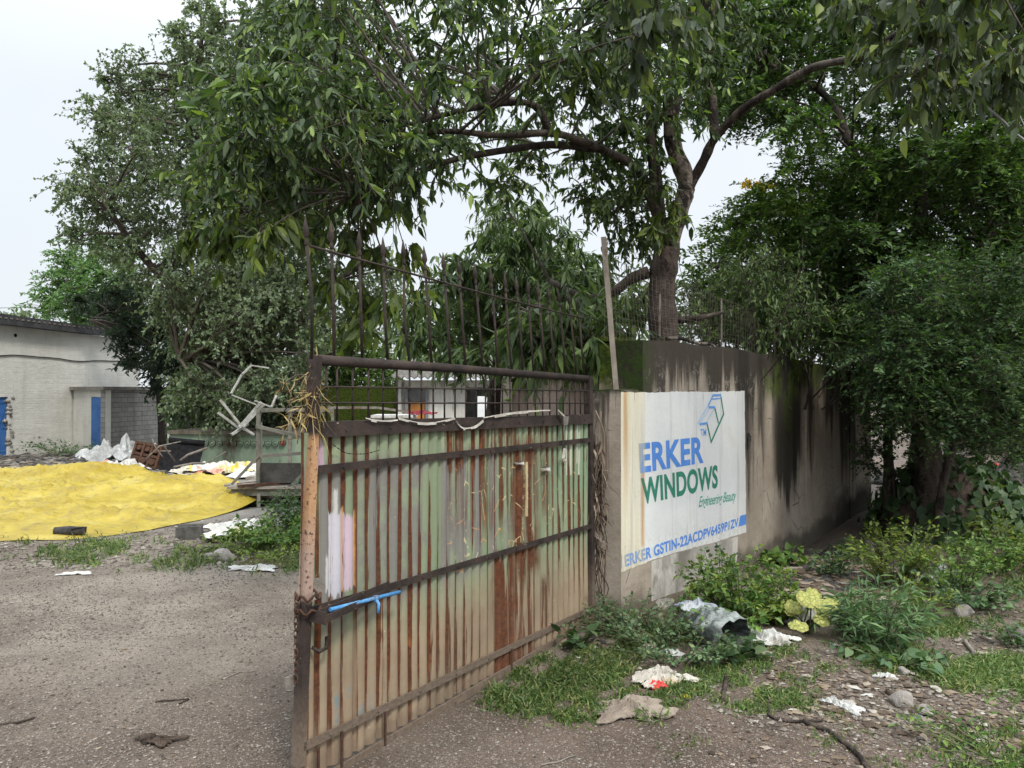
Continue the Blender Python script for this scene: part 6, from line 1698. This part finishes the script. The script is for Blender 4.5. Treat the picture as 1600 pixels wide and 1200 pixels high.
stick('fallen_stick', 'pale twig on the bottom gravel near the gate foot', [(845, 1198), (900, 1182)], .004, .003, WOODG, wob=.003)
stick('fallen_branch', 'long bare branch lying in the litter by the wall', [(1205, 893), (1255, 890), (1300, 888), (1345, 872)], .018, .010, WOODG, 'branch', .012)
stick('fallen_stick', 'thin stick lying under the gate hinge', [(895, 990), (918, 1012)], .010, .008, BARK_BROWN, wob=.002)
stick('fallen_stick', 'forked twig on the dirt at lower centre right', [(1358, 1115), (1390, 1132), (1412, 1128)], .006, .004, WOODG, wob=.004)
m = Mesh(); q = G(420, 880); a = np.linspace(0, 2 * np.pi, 40, endpoint=False)
pp = [G(425 + 52 * math.cos(t) * (1 + .2 * math.sin(3 * t)), 881 + 9 * math.sin(t) * (1 + .3 * math.sin(2 * t + 1))) for t in a]
zmax = max(k[2] for k in pp)
m.add([(k[0], k[1], zmax + .002) for k in pp], [tuple(range(40))])
wm = Mat('puddle_water'); kind(m.build('puddle', wm.done(wm.bsdf((.10, .085, .05), .06, None, 0, .5))), 'structure')

# ------------------------------------------------------------------ ground cover
r = np.random.default_rng(400)
def grass(poly_list, name):
    m = Mesh()
    for poly, n, h, dens in poly_list:
        q = poly_sample(poly, n, r)
        q = q + r.normal(0, 1, q.shape) * np.array([14, 6])
        k = (np.sin(q[:, 0] * .09 + 1) * np.sin(q[:, 1] * .16 + q[:, 0] * .03) + .8 * np.sin(q[:, 0] * .031 + q[:, 1] * .07) + r.normal(0, .5, n)) > dens
        q = q[k]
        B = Gs(q); B[:, 2] -= .006
        k = len(B)
        d = r.normal(0, .75, (k, 3)) + np.array([0, 0, 1.0]); d[:, 2] = np.abs(d[:, 2]); d = unit(d)
        s = unit(np.cross(d, r.normal(size=(k, 3)))); hh = (h * r.uniform(.4, 1.3, k))[:, None]
        w = hh * .05 + .0016
        mid = B + d * hh * .55; tip = B + unit(d + np.array([0, 0, -.5]) + .3 * r.normal(size=(k, 3))) * hh
        V = np.stack([B - s * w, B + s * w, mid + s * w * .8, mid - s * w * .8, tip], 1).reshape(-1, 3)
        i = np.arange(k)[:, None] * 5
        m.add(V, i + np.array([[0, 1, 2, 3]])); m.f.append((i + np.array([[3, 2, 4]]) + m.n - k * 5, 0, False))
    return kind(m.build(name, L_GRASS), 'stuff')
grass([
    ([(748, 1085), (800, 1045), (920, 1005), (1000, 1040), (980, 1085), (930, 1120), (870, 1132), (770, 1105)], 13500, .060, -.35),
    ([(1000, 1050), (1120, 1040), (1250, 1080), (1330, 1120), (1220, 1110), (1100, 1110), (1030, 1100)], 9000, .05, .1),
    ([(1130, 1010), (1230, 1000), (1300, 1040), (1250, 1070), (1140, 1060)], 5000, .05, .2),
    ([(1440, 1045), (1520, 1028), (1640, 1030), (1640, 1092), (1570, 1090), (1480, 1070)], 9000, .06, -.4),
    ([(1300, 1010), (1420, 1010), (1480, 1050), (1400, 1060)], 4500, .06, -.2),
    ([(1440, 975), (1510, 970), (1500, 990), (1450, 990)], 1800, .06, -.6),
    ([(1540, 970), (1640, 960), (1640, 1000), (1570, 995)], 1600, .06, -.2),
    ([(1480, 1160), (1640, 1120), (1640, 1240), (1500, 1240)], 4500, .05, -.3),
    ([(1250, 1140), (1450, 1140), (1500, 1200), (1300, 1200)], 2500, .035, .9),
    ([(-20, 850), (120, 843), (240, 845), (300, 862), (380, 855), (470, 850), (470, 892), (330, 886), (120, 885), (70, 872), (-20, 868)], 11000, .085, .25),
    ([(940, 965), (1060, 955), (1120, 990), (980, 1030), (930, 1010)], 4000, .07, 0.0),
    ([(1040, 1150), (1110, 1150), (1120, 1200), (1040, 1200)], 300, .04, .8),
    ([(1560, 880), (1640, 870), (1640, 930), (1580, 930)], 1500, .1, -.2)], 'grass')
def bits(name, polys, base, mat, seed, flat=1.0):
    r = np.random.default_rng(seed); m = Mesh(); v, f = base
    for poly, n, s0, s1 in polys:
        q = poly_sample(poly, n, r); B = Gs(q)
        s = (s0 * (s1 / s0) ** (r.random(n) ** 2.2))[:, None, None]
        j = v[None] * (1 + .28 * r.normal(size=(n, len(v), 1))) * np.array([1, 1, .62 * flat]) * r.uniform(.7, 1.25, (n, 1, 3))
        a = r.random(n) * 6.283; c, sn = np.cos(a), np.sin(a)
        x = j[..., 0] * c[:, None] - j[..., 1] * sn[:, None]; y = j[..., 0] * sn[:, None] + j[..., 1] * c[:, None]
        V = np.stack([x, y, j[..., 2]], -1) * s + B[:, None] + np.array([0, 0, .25]) * s
        m.add(V.reshape(-1, 3), (np.arange(n)[:, None, None] * len(v) + f[None]).reshape(-1, f.shape[1]))
    return kind(m.build(name, mat), 'stuff')
OCT = (np.array([[1, 0, 0], [0, 1, 0], [-1, 0, 0], [0, -1, 0], [0, 0, 1], [0, 0, -1]], float), np.array([[0, 1, 4], [1, 2, 4], [2, 3, 4], [3, 0, 4], [1, 0, 5], [2, 1, 5], [3, 2, 5], [0, 3, 5]]))
bits('gravel', [
    ([(-30, 885), (470, 885), (470, 1000), (-30, 1000)], 9000, .004, .011),
    ([(-30, 990), (460, 990), (450, 1230), (-30, 1230)], 8000, .003, .010),
    ([(-30, 845), (470, 800), (470, 890), (-30, 890)], 2500, .010, .03),
    ([(560, 1230), (760, 1090), (1050, 1110), (1300, 1150), (1640, 1160), (2100, 1000), (2100, 1230)], 11000, .0025, .009),
    ([(1000, 1020), (1300, 1000), (1460, 1080), (1640, 1090), (2000, 1060), (2000, 1200), (1640, 1200), (1200, 1140), (1050, 1090)], 4200, .004, .020),
    ([(1430, 990), (1640, 900), (2000, 880), (2000, 1060), (1640, 1040), (1500, 1040)], 2400, .005, .024)], OCT, PEBBLE, 500)
bits('leaf_litter', [
    ([(1190, 1010), (1480, 1060), (1640, 1090), (1640, 1180), (1400, 1150), (1200, 1110)], 1500, .008, .035),
    ([(1440, 990), (1640, 900), (1950, 880), (1950, 1050), (1640, 1030), (1500, 1040)], 1100, .008, .03),
    ([(1200, 870), (1380, 850), (1400, 930), (1300, 960), (1210, 920)], 1500, .02, .07),
    ([(860, 990), (1000, 1010), (1010, 1050), (900, 1030)], 600, .008, .03),
    ([(-30, 890), (460, 890), (450, 1190), (-30, 1190)], 260, .005, .018),
    ([(-30, 700), (160, 705), (160, 735), (-30, 742)], 900, .03, .13),
    ([(1100, 1110), (1640, 1190), (1640, 1220), (1100, 1200)], 420, .005, .022)], OCT, LITTER, 501, .25)
m = Mesh(); sr = np.random.default_rng(502)
for px, py in poly_sample([(1205, 868), (1385, 850), (1410, 900), (1330, 930), (1215, 915)], 130, sr): rock(m, G(px, py), sr.uniform(.03, .11), sr, ICO1, .7)
for px, py in poly_sample([(-20, 702), (165, 703), (165, 725), (-20, 735)], 160, sr): rock(m, G(px, py), sr.uniform(.06, .26), sr, ICO1, .7)
for px, py in poly_sample([(190, 725), (330, 728), (340, 748), (180, 745)], 60, sr): rock(m, G(px, py), sr.uniform(.05, .2), sr, ICO1, .7)
for px, py in poly_sample([(870, 985), (960, 1000), (940, 1040), (860, 1010)], 40, sr): rock(m, G(px, py), sr.uniform(.01, .045), sr, ICO1, .7)
kind(m.build('rubble', RUBBLE), 'stuff')
print('tris', sum(len(o.data.polygons) for o in bpy.data.objects if o.type == 'MESH'))
